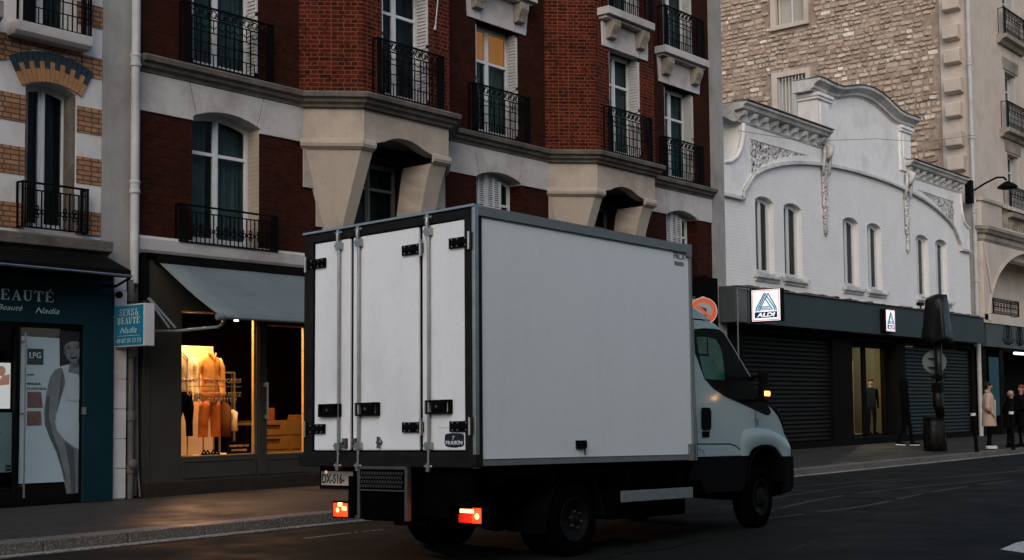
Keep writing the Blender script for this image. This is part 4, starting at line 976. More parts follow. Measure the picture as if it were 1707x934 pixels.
# ------------------------------------------------------------------ white painted store building
B3 = thing('white_painted_building', 'low white painted building with a scrolled gable and narrow arched windows', 'building')
WN = [(29.17, 30.15), (30.70, 31.72), (34.25, 35.27), (35.87, 36.86), (39.48, 40.48), (41.08, 42.08)]
C3 = 35.84
def arcz(x): # centre line of the big arch
    t = (x-C3)/7.32; return 6.62+1.47*math.sqrt(max(0, 1-abs(t)**2.15))
out = [(27.57, 3.3), (27.57, 7.38), (27.8, 7.40), (28.1, 7.52), (28.32, 7.72), (28.46, 7.98), (28.5, 8.40), (28.5, 8.75), (33.0, 8.75), (33.0, 10.0),
       (33.8, 10.06), (34.6, 10.25), (35.3, 10.38), (C3, 10.42), (36.4, 10.38), (37.1, 10.25), (37.9, 10.06), (38.7, 10.0), (38.7, 8.75), (43.2, 8.75), (43.2, 8.40), (43.24, 7.98), (43.38, 7.72), (43.6, 7.52), (43.9, 7.40), (44.1, 7.38), (44.1, 3.3)]
holes = [archhole(a, b, 4.75, 6.62, 6.74, 6) for a, b in WN]
m = MB(); m.poly(out, holes, F(0), 0, .5); m.build('brick_wall', M['painted'], B3)
# smooth rendered field above the arch, slightly proud
nA = 28; arcpts = [(28.52+(43.16-28.52)*i/nA, 0) for i in range(nA+1)]; arcpts = [(x, arcz(min(max(x, 28.53), 43.15))) for x, _ in arcpts]
sm = [(27.57, 6.56), (28.45, 6.56)]+arcpts+[(43.2, 6.56), (44.1, 6.56)]+out[-2:-1]+list(reversed(out[1:-2]))
sm = [(27.57, 6.56), (28.48, 6.56)]+arcpts+[(43.2, 6.56), (44.1, 6.56)]+[p for p in reversed(out[1:-1])]
tri_l = [(28.92, 8.13), (32.15, 8.16), (31.2, 8.03), (30.4, 7.82), (29.7, 7.58), (29.25, 7.36), (28.96, 7.20)]
tri_r = [(2*C3-x, z) for x, z in tri_l]
m = MB(); m.poly(sm, [tri_l, tri_r], F(-.03), 0, .035); m.build('rendered_gable', M['paint_smooth'], B3)
m = MB()
def rosettes(m, tri, n):
    lo = min(p[0] for p in tri); hi = max(p[0] for p in tri)
    def inside(x, z):
        c = False; k = len(tri)
        for i in range(k):
            a, b = tri[i], tri[(i+1) % k]
            if (a[1] > z) != (b[1] > z) and x < (b[0]-a[0])*(z-a[1])/(b[1]-a[1])+a[0]: c = not c
        return c
    for i in range(n):
        x, z = random.uniform(lo, hi), random.uniform(7.2, 8.15)
        if inside(x, z):
            r = random.uniform(.02, .04); pts = [(x+r*math.cos(a), z+r*math.sin(a)) for a in [q*math.pi/3 for q in range(6)]]; m.poly(pts, [], F(-.02), 0, .02)
rosettes(m, tri_l, 900); rosettes(m, tri_r, 900); m.build('relief_panel', M['paint_trim'], B3)
def mould(m, pts, w, d, Y=0):     # raised moulding following a line on the facade
    for i in range(len(pts)-1):
        a, b = Vector(pts[i]), Vector(pts[i+1]); t = (b-a).normalized(); nn = Vector((-t.y, t.x))
        for k, (o0, o1, dd) in enumerate(((0, w*.45, d), (w*.45, w, d*.55))):
            m.poly([tuple(a+nn*o0-t*.004), tuple(b+nn*o0+t*.004), tuple(b+nn*o1+t*.004), tuple(a+nn*o1-t*.004)], [], F(Y), -dd, 0.01)
m = MB(); mould(m, [(27.57, 6.50), (28.50, 6.50)]+arcpts+[(43.2, 6.50), (44.1, 6.50)], .10, .11); m.build('arch_moulding', M['paint_trim'], B3)
# modillion cornices
for x0, x1, xo in ((28.3, 33.0, 27.95), (38.7, 43.3, 43.3)):
    m = MB(); m.sweep([(x0-.12, 0), (x1+.02, 0)], [(-.02, 8.46), (.05, 8.47), (.07, 8.52), (.0, 8.56), (.0, 8.74), (.26, 8.78), (.30, 8.86), (.36, 8.88), (.38, 8.93), (-.45, 8.96), (-.45, 8.74)])
    c = m.build('cornice', M['paint_trim'], B3, bevel=.004)
    m = MB(); n = 9; 
    for i in range(n):
        x = x0+.1+(x1-x0-.3)*i/(n-1)
        m.poly([(.0, 8.74), (-.0, 8.56), (.06, 8.54), (.10, 8.60), (.2, 8.63), (.24, 8.74)], [], lambda u, v, d: (d, -u, v), x-.08, x+.08)
    split(m, 'modillion', M['paint_trim'], B3)
    m = MB(); m.box(x0-.05, -.4, 8.962, x1+.05, .5, 8.985); m.build('lead_capping', M['sootstone'], B3)
# gable cornice, swept along the wavy top
gp = [(32.35, 10.02), (32.75, 10.02), (33.1, 10.0), (33.5, 10.0), (33.9, 10.03), (34.3, 10.12), (34.8, 10.24), (35.3, 10.33), (C3, 10.36)]
gp = gp+[(2*C3-x, z) for x, z in reversed(gp[:-1])]
def sweepXZ(m, pts, prof):       # prof: (out toward street, up)
    o = len(m.v); n = len(prof)
    for i, p in enumerate(pts):
        a = Vector(pts[max(i-1, 0)]); b = Vector(pts[min(i+1, len(pts)-1)]); t = (b-a).normalized(); nn = Vector((-t.y, t.x))
        for q, h in prof: m.v.append((p[0]+nn.x*h, -q, p[1]+nn.y*h))
    for i in range(len(pts)-1):
        for j in range(n): m.f.append((o+i*n+j, o+i*n+(j+1) % n, o+(i+1)*n+(j+1) % n, o+(i+1)*n+j)); m.m.append(0)
    for i in (0, len(pts)-1): m.f.append(tuple(o+i*n+j for j in range(n))); m.m.append(0)
m = MB(); sweepXZ(m, gp, [(-.5, 0), (.04, 0), (.06, .05), (.13, .07), (.14, .14), (.26, .22), (.32, .24), (.34, .31), (-.5, .33)]); m.build('gable_cornice', M['paint_trim'], B3)
m = MB(); sweepXZ(m, gp, [(-.5, .332), (.36, .332), (.36, .352), (-.5, .352)]); m.build('lead_capping', M['sootstone'], B3)
# pilasters of the gable and console ends
for x0, x1 in ((32.62, 33.4), (38.28, 39.06)):
    m = MB(); m.box(x0, -.10, 8.60, x1, .5, 10.02); m.box(x0-.05, -.16, 9.82, x1+.05, .52, 9.90); m.box(x0-.08, -.2, 9.902, x1+.08, .52, 10.0); m.box(x0+.15, -.13, 9.0, x1-.15, -.08, 9.75); m.build('pilaster', M['paint_smooth'], B3, bevel=.008)
    xc = (x0+x1)/2+.05
    m = MB()
    m.tube([(xc, -.05, 8.15), (xc, -.22, 8.3), (xc, -.26, 8.48), (xc, -.14, 8.58), (xc, -.05, 8.5)], [.06, .1, .12, .1, .05], 8)
    m.tube([(xc-.17, -.1, 7.75), (xc-.17, -.16, 8.3), (xc-.1, -.12, 8.52)], .05, 6); m.tube([(xc+.17, -.1, 7.75), (xc+.17, -.16, 8.3), (xc+.1, -.12, 8.52)], .05, 6)
    z = 8.15
    while z > 6.1:
        wv = .06+.11*((z-6.0)/2.1)
        for q in range(3):
            x = xc+random.uniform(-wv, wv); r = random.uniform(.03, .055)
            m.loft([(x, -.055, z-r, r*.3, r*.4), (x, -.06, z-r*.4, r, r*.9), (x, -.06, z+r*.4, r, r*.9), (x, -.055, z+r, r*.3, r*.4)], 6)
        z -= .055
    m.box(xc-.13, -.06, 6.95, xc+.13, -.03, 8.1)
    m.tube([(xc-.08, -.06, 7.0), (xc, -.08, 6.82), (xc+.08, -.06, 7.0)], .03, 6); m.tube([(xc, -.05, 6.2), (xc, -.05, 6.0)], [.03, .012], 6)
    m.build('garland_drop', M['paint_trim'], B3, smooth=True)
m = MB()
for xs_, s in ((27.98, 1), (43.72, -1)):
    m.box(min(xs_, xs_+s*.3), -.06, 7.9, max(xs_, xs_+s*.3), .5, 8.42) if False else None
    m.tube([(xs_-s*.38, -.03, 7.36), (xs_-s*.1, -.05, 7.40), (xs_+s*.18, -.06, 7.54), (xs_+s*.38, -.07, 7.78), (xs_+s*.49, -.08, 8.1), (xs_+s*.54, -.08, 8.45)], [.05, .05, .05, .055, .06, .06], 8)
split(m, 'volute_moulding', M['paint_smooth'], B3)
for i, (a, b) in enumerate(WN):
    f = MB(); f.poly(archhole(a, b, 4.75, 6.62, 6.74, 6), [[(a+.44, 4.85), (a+.10, 4.85)]+[(a+.10+.34*k/4, archz(a+.10+.34*k/4, a, b, 6.62, 6.74)-.12) for k in range(5)],
        [(b-.10, 4.85), (a+.56, 4.85)]+[(a+.56+(b-.10-a-.56)*k/4, archz(a+.56+(b-.10-a-.56)*k/4, a, b, 6.62, 6.74)-.12) for k in range(5)]], F(.16), 0, .06)
    w = f.build('window', M['frame'], B3)
    p = MB(); p.box(a+.02, .19, 4.8, b-.02, .195, 6.68); p.build('pane', M['glass'], w)
    c = MB(); c.box(a-.05, .27, 4.7, b+.05, .28, 6.8); c.build('stained_panel', M['amber'] if i < 2 else M['curtdark'], w)
    s = MB(); s.sweep([(a-.12, 0), (b+.12, 0)], [(-.02, 4.50), (.05, 4.52), (.07, 4.58), (.13, 4.6), (.14, 4.655), (-.02, 4.67)]); s.box(a-.16, -.15, 4.6, a-.02, .02, 4.70); s.box(b+.02, -.15, 4.6, b+.16, .02, 4.70)
    s.poly([(a, 4.7), (b, 4.7), (b, 4.75), (a, 4.75)], [], F(-.02), 0, .36); s.build('sill', M['paint_trim'], w, bevel=.006)
m = MB(); m.box(27.6, .52, 3.4, 44.1, 10, 8.3); m.build('core', M['stucco'], B3)

SF = thing('supermarket_shopfront', 'slate grey supermarket shopfront with two roller shutters under the white building', 'shopfront')
m = MB(); m.box(29.3, -.5, 3.36, 43.9, -.02, 4.21); 
m.build('fascia', M['fascia'], SF, bevel=.005)
m = MB(); m.box(27.2, -.5, 3.36, 27.78, -.02, 4.21); m.box(27.83, -.505, 3.34, 28.5, -.02, 4.22); m.box(28.55, -.5, 3.36, 29.27, -.02, 4.21); split(m, 'fascia_box', M['fascia2'], SF, bevel=.01)
m = MB()
for x in (27.25, 27.95): m.box(x, -.525, 1.2 if x < 27.5 else 3.36, x+.035, -.508, 4.2)
m.box(27.2, -.525, 4.17, 27.98, -.508, 4.2); m.build('cable_trunking', M['alu'], SF)
m = MB(); m.box(28.05, -.52, 3.42, 28.25, -.506, 3.62); m.build('notice', M['signwhite'], SF)
m = MB(); m.box(27.2, -.55, 4.22, 43.9, 0, 4.24)
for i in range(60):
    x = random.uniform(27.3, 43.6); m.box(x, -.5, 4.24, x+random.uniform(.05, .4), -.3, 4.25+random.uniform(0, .05))
m.build('capping', M['sootstone'], SF)
m = MB()
for x0, x1 in ((27.57, 28.4), (33.35, 34.6), (37.65, 38.35), (43.95, 44.25)): m.box(x0, -.02, .1, x1, .5, 3.36)
m.box(27.57, -.02, 3.2, 44.2, .5, 3.36); m.box(28.4, .0, .1, 33.35, .5, .36); m.box(38.35, .0, .1, 43.95, .5, .36); m.box(34.6, -.02, .1, 37.65, .6, .40)
m.build('surround', M['fascia_dk'], SF)
for k, (x0, x1) in enumerate(((28.4, 33.35), (38.35, 43.95))):
    m = MB(); z = .36
    while z < 3.12:
        m.add([(x0, .14, z), (x1, .14, z), (x1, .09, z+.03), (x0, .09, z+.03), (x0, .10, z+.085), (x1, .10, z+.085), (x0, .14, z+.115), (x1, .14, z+.115)],
              [(0, 1, 2, 3), (3, 2, 5, 4), (4, 5, 7, 6)]); z += .115
    m.box(x0, .07, .3, x1, .13, .36)
    o = m.build('roller_shutter', M['roller2' if k else 'roller'], SF)
m = MB()
for x0, x1 in ((34.6, 34.72), (35.95, 36.2), (37.5, 37.65)): m.box(x0, .3, .4, x1, .36, 3.2)
m.box(34.6, .3, 3.02, 37.65, .36, 3.2); m.box(34.6, .3, .4, 37.65, .36, .46); dd = m.build('door', M['fascia_dk'], SF)
m = MB(); m.box(34.7, .33, .44, 37.55, .335, 3.1); m.build('pane', M['shopglass'], dd)
m = MB(); m.box(34.3, 4.0, .3, 40.2, 4.05, 3.3); m.box(40.2, .5, .3, 40.25, 4, 3.3); m.box(34.3, .5, 3.2, 40.2, 4, 3.25); m.box(34.25, .5, .3, 34.3, 4, 3.3); m.box(34.3, .5, .3, 40.2, 4, .4)
m.build('lobby', mat('olive_lobby_wall', (.16, .145, .085), .8, var=.35, scale=.8, bump=0), SF)
m = MB(); m.tube([(35.5, 1.4, 2.92), (36.4, 1.4, 2.92)], .03, 8); m.build('lamp_tube', M['tube'], SF)
m = MB(); m.box(37.2, 2.2, .4, 39.4, 2.3, 2.75); m.build('advert_wall', M['goldcard'], SF)
ld = bpy.data.lights.new('lobby_lamp', 'AREA'); ld.size = 1.2; ld.energy = 60; ld.color = (1, .86, .55); o = bpy.data.objects.new('lobby_lamp', ld); COL.objects.link(o); o.location = (36.6, 1.5, 3.15); o.parent = SF
ld = bpy.data.lights.new('lobby_lamp', 'POINT'); ld.shadow_soft_size = .02; ld.energy = 65; ld.color = (1, .93, .66); o = bpy.data.objects.new('lobby_lamp', ld); COL.objects.link(o); o.location = (38.6, 1.2, 3.16); o.parent = SF
def aldi(name, label, fn, u0, u1, z0, z1, body):
    t = thing(name, label, 'sign', group='illuminated supermarket signs'); body.build('case', M['fascia_dk'], t, bevel=.01)
    U = lambda a, b: (u0+(u1-u0)*a, z0+(z1-z0)*b)
    m = MB(); m.poly([U(0, 0), U(1, 0), U(1, 1), U(0, 1)], [], fn, -.012, 0); m.build('light_face', M['lit_sign'], t)
    m = MB(); m.poly([U(.025, .02), U(.975, .02), U(.975, .98), U(.025, .98)], [[U(.045, .04), U(.955, .04), U(.955, .96), U(.045, .96)]], fn, -.015, -.0125); m.build('border', M['red_line'], t)
    m = MB(); n = MB(); s = (u1-u0)
    rb = lambda mm, pts, w: ribbon(mm, [U(*p) for p in pts], w*abs(s), fn, -.0165, -.0128)
    rb(m, [(.15, .33), (.17, .42), (.46, .88)], .05); rb(n, [(.215, .33), (.235, .41), (.52, .88)], .035); rb(m, [(.275, .33), (.30, .41), (.58, .86)], .045)
    rb(m, [(.53, .80), (.80, .42), (.81, .33)], .045); rb(n, [(.60, .86), (.86, .42), (.87, .33)], .035); rb(m, [(.48, .72), (.735, .36)], .04)
    rb(m, [(.30, .45), (.62, .45)], .035); rb(n, [(.29, .40), (.66, .40)], .025); rb(m, [(.28, .355), (.70, .355)], .025)
    m.build('emblem', M['logo_cyan'], t); n.build('emblem_line', M['logo_navy'], t)
    m = MB(); m.poly([U(.10, .10), U(.90, .10), U(.90, .29), U(.10, .29)], [], fn, -.0165, -.0128); m.build('name_band', M['logo_navy'], t)
    o = fn(*U(.17, .135), -.017); xd = Vector(fn(1, 0, 0))-Vector(fn(0, 0, 0))
    text('ALDI', MT(o, xd, (0, 0, 1)), M['lit_sign'], w=abs(s)*.66, h=(z1-z0)*.125, bold=.035, shear=.2, parent=t)
b = MB(); b.box(27.9, -1.34, 3.37, 28.08, -.5, 4.17); aldi('projecting_sign', 'bright square supermarket sign projecting from the left end of the slate fascia', SX(27.898), .56, 1.32, 3.39, 4.15, b)
b = MB(); b.box(35.45, -.68, 3.42, 36.1, -.5, 4.10); aldi('wall_sign', 'smaller lit supermarket sign flat on the fascia above the glass door', F(-.682), 35.48, 36.07, 3.45, 4.07, b)
t = thing('security_camera', 'small dark camera on the slate fascia to the right of the lit wall sign', 'camera', (38.6, -.45, 4.26))
m = MB(); m.box(-.02, -.02, 0, .02, .02, .12); m.build('bracket', M['iron'], t); m = MB(); m.box(-.2, -.06, .1, .12, .06, .2); m.build('housing', M['iron'], t, bevel=.01)

# ------------------------------------------------------------------ stone building with the rubble party wall
B4 = thing('limestone_apartment_building', 'limestone apartment building on the right with a tall rubble stone side wall', 'building')
XP = 44.62
# individual rubble stones
wins_party = [(6.22, 7.48, 16.0, 17.3), (6.2, 7.5, 12.45, 14.0)]
m = MB(); m.poly(rect(-16, .1, -.02, 24), [rect(-b, c, -a, d) for a, b, c, d in wins_party], lambda u, v, dd: (XP+dd, -u, v), .06, .5); m.build('party_wall', M['rubblemortar'], B4)
ms = MB(); cols = []
z = 6.8
while z < 19.5:
    rh = random.uniform(.13, .25); y = random.uniform(1.0, 1.3)
    while y < 11.2:
        wv = random.choice((random.uniform(.14, .26), random.uniform(.22, .50))); zz = z+random.uniform(-.018, .018); h = rh*random.uniform(.78, .98)
        y1 = y+wv
        bad = any(not (y1 < a-.24 or y > b+.24 or zz+h < c-.12 or zz > d+.15) for a, b, c, d in wins_party)
        if y < 1.25 and (int(z*1.05) % 2): bad = True
        if not bad:
            gap = random.uniform(.008, .028); out_ = random.uniform(-.01, .07); a, b, c, d = y+gap, y1-gap, zz+gap*.6, zz+h-gap*.4
            j = lambda s=.02: random.uniform(-s, s)
            nn = 8; ring0, ring1 = [], []
            cy_, cz_ = (a+b)/2, (c+d)/2
            for k in range(nn):
                an = 2*math.pi*(k+.5)/nn; ey = math.copysign(abs(math.cos(an))**.45, math.cos(an)); ez = math.copysign(abs(math.sin(an))**.45, math.sin(an))
                jy, jz = j(), j(.012)
                ring0.append((XP+.07, cy_+ey*(b-a)/2+jy, cz_+ez*(d-c)/2+jz))
                ring1.append((XP+.045-out_, cy_+ey*(b-a)/2*.86+jy+j(.008), cz_+ez*(d-c)/2*.78+jz))
            fs = [tuple(range(nn, 2*nn))]+[(k, (k+1) % nn, nn+(k+1) % nn, nn+k) for k in range(nn)]
            ms.add(ring0+ring1, fs)
            v = random.random(); pal = [(.60, .52, .44), (.54, .45, .37), (.52, .42, .34), (.38, .30, .25), (.84, .77, .69), (.58, .45, .36)]
            big = .5+.5*math.sin(y*1.3+z*.9)*math.sin(z*1.7-y*.6)
            cidx = random.choices(range(6), (3, 3, 2+2*big, 1+2*big, 2-1.5*big, 2))[0]; q = random.uniform(.8, 1.12)
            cols += [tuple(min(1, x*q) for x in pal[cidx])]*len(fs)
        y = y1
    z += rh
ob = ms.build('rubble_stones', M['rubble'], B4, recalc=True)
ca = ob.data.color_attributes.new('stone', 'FLOAT_COLOR', 'CORNER')
for p, c in zip(ob.data.polygons, cols):
    for li in p.loop_indices: ca.data[li].color = (*c, 1)
m = MB()     # smooth edge with toothing stones
m.box(XP-.02, .0, 6.5, XP+.1, .62, 24); m.box(XP-.0, .62, 6.5, XP+.08, 1.0, 24)
m.build('corner_render', M['lime'], B4)
m = MB(); z = 9.45; k = 0
while z < 19.5:
    d = .34+.06*(k % 2)
    m.poly([(0, z), (0, z+.55), (d*.55, z+.55), (d, z+.50), (d*.9, z+.05), (d*.5, z)], [], lambda u, v, dd: (XP-u+.0, dd, v), .18+.03*(k % 3), .78); 
    z += 1.05 if k % 2 else .86; k += 1
split(m, 'toothing_stone', M['lime'], B4, bevel=.03)
for (a, b, c, d) in wins_party:
    m = MB(); m.poly([(-b-.18, c-.12), (-a+.16, c-.12), (-a+.16, d+.2), (-b-.18, d+.2)], [[(-b+.06, c+.05), (-a-.02, c+.05), (-a-.02, d), (-b+.06, d)]], lambda u, v, dd: (XP+dd, -u, v), -.05, .1)
    m.poly([(-b-.22, c-.13), (-a+.2, c-.13), (-a+.2, c-.02), (-b-.22, c-.02)], [], lambda u, v, dd: (XP+dd, -u, v), -.10, .0)
    w = m.build('window', M['lime'], B4)
    m = MB(); m.box(XP+.22, a, c, XP+.26, a+.06, d); m.box(XP+.22, (a+b)/2-.03, c, XP+.26, (a+b)/2+.03, d); m.box(XP+.22, b-.1, c, XP+.26, b-.05, d); m.box(XP+.22, a, d-.06, XP+.26, b, d); m.box(XP+.22, a, c+.03, XP+.26, b, c+.1)
    if c < 14:
        for k in range(9): m.box(XP+.02, a+.05+k*.14, c+.05, XP+.04, a+.075+k*.14, d)
    m.build('sash', M['frame'], w)
    m = MB(); m.box(XP+.27, a, c, XP+.275, b, d); m.build('pane', M['shopglass'], w); m = MB(); m.box(XP+.30, a-.05, c-.05, XP+.31, b+.05, d+.05); m.build('sky_reflection_sheet', M['signwhite'], w)  # pale sheet behind the glass stands in for reflected sky
    for k, (y0, y1, zz0, zz1) in enumerate(((a, b, c-.01, c+.03), )): pass
# holes for those windows: dark lining in front of the mortar wall
# front facade
m = MB(); Y4 = .0
fw_h = [rect(48.30, 14.95, 49.5, 17.1), rect(48.30, 11.45, 49.5, 13.7), rect(48.30, 8.3, 49.5, 10.6), rect(52.3, 14.95, 53.5, 17.1), rect(52.3, 11.45, 53.5, 13.7), rect(52.3, 8.3, 53.5, 10.6)]
m.poly(rect(XP+.02, 7.6, 62, 24), fw_h, F(Y4), 0, .4); m.box(44.66, .0, 6.6, 62, .4, 7.598); 
m.build('front_wall', M['lime'], B4)
m = MB(); m.box(45.2, 1.7, 4.3, 62, 15, 24); m.box(45.2, .45, 7.2, 62, 1.69, 24); m.box(45.2, 4, 0, 62, 15, 4.2); m.build('core', M['limedark'], B4)
for i, h_ in enumerate(fw_h):
    x0, z0 = h_[0]; x1, z1 = h_[2]
    w = window(B4, x0, x1, z0, z1, z1, .26, transom=z1-.6, cur='curtteal' if i == 2 else 'curtain', shut=True); 
    railing(w, x0-.55, x1+.5, z0-.02, z0+1.0, -.24, 0, ornate=True)
    m = MB(); m.sweep([(x0-.75, 0), (x1+.7, 0)], [(-.02, z0-.36), (.12, z0-.34), (.2, z0-.22), (.36, z0-.18), (.38, z0-.03), (-.02, z0-.03)]); m.build('balcony_slab', M['limedark'], w, bevel=.01)
    m = MB(); m.poly([(x0-.2, z1+.05), (x1+.2, z1+.05), (x1+.3, z1+.5), (x0-.3, z1+.5)], [], F(-.04), 0, .1); m.build('lintel', M['limedark'], w, bevel=.02)
# bow: balustraded ledge over a quarter-vault
m = MB(); m.sweep([(44.5, .0), (44.75, -.28), (62, -.28)], [(-.3, 6.92), (.0, 6.94), (.04, 7.02), (.06, 7.04), (.06, 7.2), (.14, 7.24), (.2, 7.34), (.24, 7.36), (.24, 7.48), (-.3, 7.5)]); m.build('ledge', M['limedark'], B4, bevel=.01)
m = MB(); m.sweep([(44.62, .0), (44.85, -.2), (46.9, -.2)], [(-.2, 7.49), (.0, 7.49), (.0, 8.38), (.08, 8.4), (.1, 8.5), (-.2, 8.52)]); 
m.box(46.9, -.2, 7.49, 62, -.02, 7.66); m.box(46.9, -.25, 8.38, 62, -.02, 8.52)
m.build('parapet', M['lime'], B4)
x = 47.1
m = MB()
while x < 52: m.lathe((x, -.12, 7.66), (0, 0, 1), [(.05, 0), (.05, .06), (.035, .1), (.075, .25), (.07, .35), (.03, .6), (.05, .66), (.05, .72)], 10); x += .24
split(m, 'baluster', M['limedark'], B4, smooth=True)
m = MB(); n = 14; arch = []
for i in range(n+1):
    a = math.pi/2*i/n; arch.append((49.9-4.75*math.cos(a), 4.3+3.0*0+2.55*math.sin(a)))
arch = [(49.9-4.9*math.cos(math.pi/2*i/n), 4.2+2.72*math.sin(math.pi/2*i/n)) for i in range(n+1)]
m.poly([(44.55, 4.2), arch[0]]+arch[1:]+[(62, 6.92), (62, 6.94), (44.55, 6.94)], [], F(-.30), 0, .3)
m.build('arch_corbel', M['lime'], B4, bevel=.02)
m = MB(); mould(m, arch[:-1]+[(49.9, 6.92)], .10, .05, -.3); m.tube([(44.62, -.32, 6.9), (44.85, -.34, 6.2), (45.2, -.35, 5.2)], .035, 6); m.build('corbel_moulding', M['lime'], B4)
m = MB(); m.poly(rect(44.6, 4.15, 62, 6.95), [rect(47.9, 4.55, 49.0, 6.3)], F(1.2), 0, .3); m.box(44.5, -.3, 4.12, 62, 1.2, 4.42); m.box(44.52, .0, 4.2, 44.9, 1.2, 6.9); m.build('recess_wall', M['lime'], B4)
w = window(B4, 47.9, 49.0, 4.55, 6.3, 6.3, 1.3, cur='curtdark'); railing(w, 45.95, 48.7, 4.5, 5.07, -.1, .2)
m = MB(); m.tube([(44.42, -.1, .2), (44.42, -.1, 24)], .075, 14)
for z in (5.6, 8.0, 10.6, 13.2, 15.8, 18.4): m.lathe((44.42, -.1, z), (0, 0, 1), [(.075, -.1), (.1, -.08), (.1, -.02), (.085, .0), (.1, .04), (.1, .08), (.075, .1)], 14)
m.build('drainpipe', M['pipe'], B4)
m = MB(); m.box(44.3, -.03, 4.0, 44.62, .5, 8.3); m.build('joint_strip', M['stucco'], B4)
# bakery shopfront
t = thing('bakery_shopfront', 'slate bakery shopfront with a wheat emblem at the right edge', 'shopfront')
m = MB(); m.box(44.8, -.25, 3.30, 62, .0, 4.14); m.build('fascia', M['fascia2'], t, bevel=.006)
m = MB(); m.box(44.62, -.1, .2, 45.1, .5, 3.30); m.box(46.6, -.05, .2, 47.0, .5, 3.3); m.box(45.1, .3, .2, 46.6, .35, .9); m.box(47, .3, .2, 62, .35, .8); m.box(44.8, 3, .2, 62, 3.1, 3.3); m.box(44.8, .02, 3.2, 62, 3, 3.298); m.build('surround', M['fascia_dk'], t)
m = MB(); m.box(45.35, -.115, .9, 46.3, -.10, 2.95); m.build('poster_panel', M['cyanposter'], t)
m = MB(); m.tube([(47.3, -.35, 3.12), (50.4, -.35, 3.12)], .05, 8); m.build('lamp_tube', M['tube'], t)
m = MB()
def ell(cx, cz, rx, rz, n=20): return [(cx+rx*math.cos(2*math.pi*i/n), cz+rz*math.sin(2*math.pi*i/n)) for i in range(n+1)]
for cx_, s in ((46.95, 1), (48.2, .72)):
    ribbon(m, ell(cx_, 3.78, .42*s, .34), .022, F(-.26), -.01, .004)
    ribbon(m, ell(cx_, 3.8, .15*s, .32), .022, F(-.26), -.012, .004)
    for q in range(5): ribbon(m, [(cx_-.12*s, 3.58+q*.1), (cx_, 3.64+q*.1), (cx_+.12*s, 3.58+q*.1)], .018, F(-.26), -.014, .004)
    for sg in (-1, 1): ribbon(m, [(cx_+sg*.1*s, 3.42), (cx_+sg*.45*s, 3.5), (cx_+sg*.58*s, 3.62)], .02, F(-.26), -.014, .004)
m.build('wheat_emblem', M['iron'], t)

# ------------------------------------------------------------------ street things
t = thing('wall_street_lamp', 'dark street lamp on a curved arm fixed to the corner drainpipe above the white building', 'street lamp')
m = MB(); m.box(43.9, -.22, 8.2, 44.12, .02, 9.0); m.build('bracket_box', M['iron'], t, bevel=.02)
m = MB(); m.tube([(44.1, -.24, 8.66), (44.4, -.5, 8.9), (44.75, -.8, 9.12), (45.0, -.95, 9.14), (45.1, -1.0, 9.05)], .035, 8); m.build('arm', M['iron'], t)
m = MB(); m.lathe((45.15, -1.02, 8.78), (0, 0, 1), [(.0, -.05), (.22, -.04), (.34, .0), (.33, .05), (.22, .14), (.08, .22), (.0, .25)], 20); m.build('head', M['iron'], t, smooth=True)
def cable(name, label, pts, r=.008):
    t = tag(MB().tube(pts, r, 5).build(name, M['iron']), label, 'cable')
cable('overhead_cable', 'thin cable sagging across the gable of the white building', [(27.3, -.6, 8.0), (30, -1.0, 8.1), (34, -1.2, 8.75), (38, -1.0, 9.3), (44.2, -.2, 10.6)], .006)
def bollard(x, y, ang, lab):
    t = thing('bollard', lab, 'bollard', (x, y, .13), 'black bollards with white bands on the kerb'); t.rotation_euler = (0, R(ang), 0)
    m = MB(); m.lathe((0, 0, 0), (0, 0, 1), [(.06, 0), (.055, .03), (.045, .1), (.045, .86), (.06, .88), (.06, .91), (.05, .93)], 16); m.build('post', M['iron'], t)
    m = MB(); m.lathe((0, 0, .93), (0, 0, 1), [(.062, 0), (.062, .07)], 16); m.build('band', M['white'], t)
    m = MB(); m.lathe((0, 0, 1.0), (0, 0, 1), [(.055, 0), (.06, .02), (.055, .07), (.03, .1), (0, .11)], 16); m.build('cap', M['iron'], t, smooth=True)
bollard(32.55, -4.25, -11, 'leaning black bollard between the bagged post and the person in the beige coat')
bollard(34.35, -4.55, -4, 'upright black bollard in front of the person in the beige coat')
t = thing('covered_traffic_light', 'traffic light post with its head wrapped in a black plastic bag', 'traffic light', (32.5, -3.35, .13))
m = MB(); m.tube([(0, 0, 0), (0, 0, 3.3)], .085, 14); m.lathe((0, 0, 0), (0, 0, 1), [(.16, 0), (.15, .25), (.1, .35), (.085, .5)], 16)
m.box(-.2, -.12, 1.5, .0, .12, 1.75); m.box(-.16, -.14, 1.85, .14, .13, 1.95); m.build('post', M['iron'], t, smooth=False)
m = MB(); random.seed(3)
for z_, rx in ((2.78, .32), (2.86, .345), (3.0, .34), (3.2, .32), (3.4, .30), (3.6, .275), (3.78, .25), (3.86, .23), (3.9, .14)):
    pass
n = 28; secs = ((2.80, .36), (2.83, .39), (2.95, .38), (3.15, .355), (3.35, .33), (3.55, .305), (3.75, .28), (3.93, .26), (3.97, .25), (3.975, .05))
for k, (z_, rx) in enumerate(secs):
    for j in range(n):
        a = 2*math.pi*j/n; c, s = math.cos(a), math.sin(a)
        e = .22; ex = math.copysign(abs(c)**e, c); ey = math.copysign(abs(s)**e, s); w_ = 1+.035*math.sin(j*2.3+k*.7)+random.uniform(-.03, .03)
        m.v.append((ex*rx*w_*.86, ey*rx*w_*.82, z_+(.05*math.sin(j*1.7) if k < 2 else 0)+.06*ex*(k > 6)))
for k in range(len(secs)-1):
    for j in range(n): m.f.append((k*n+j, k*n+(j+1) % n, (k+1)*n+(j+1) % n, (k+1)*n+j)); m.m.append(0)
m.f.append(tuple((len(secs)-1)*n+j for j in range(n))); m.m.append(0)
m.build('bag_cover', M['bag'], t, smooth=True)
m = MB(); z_ = 1.1
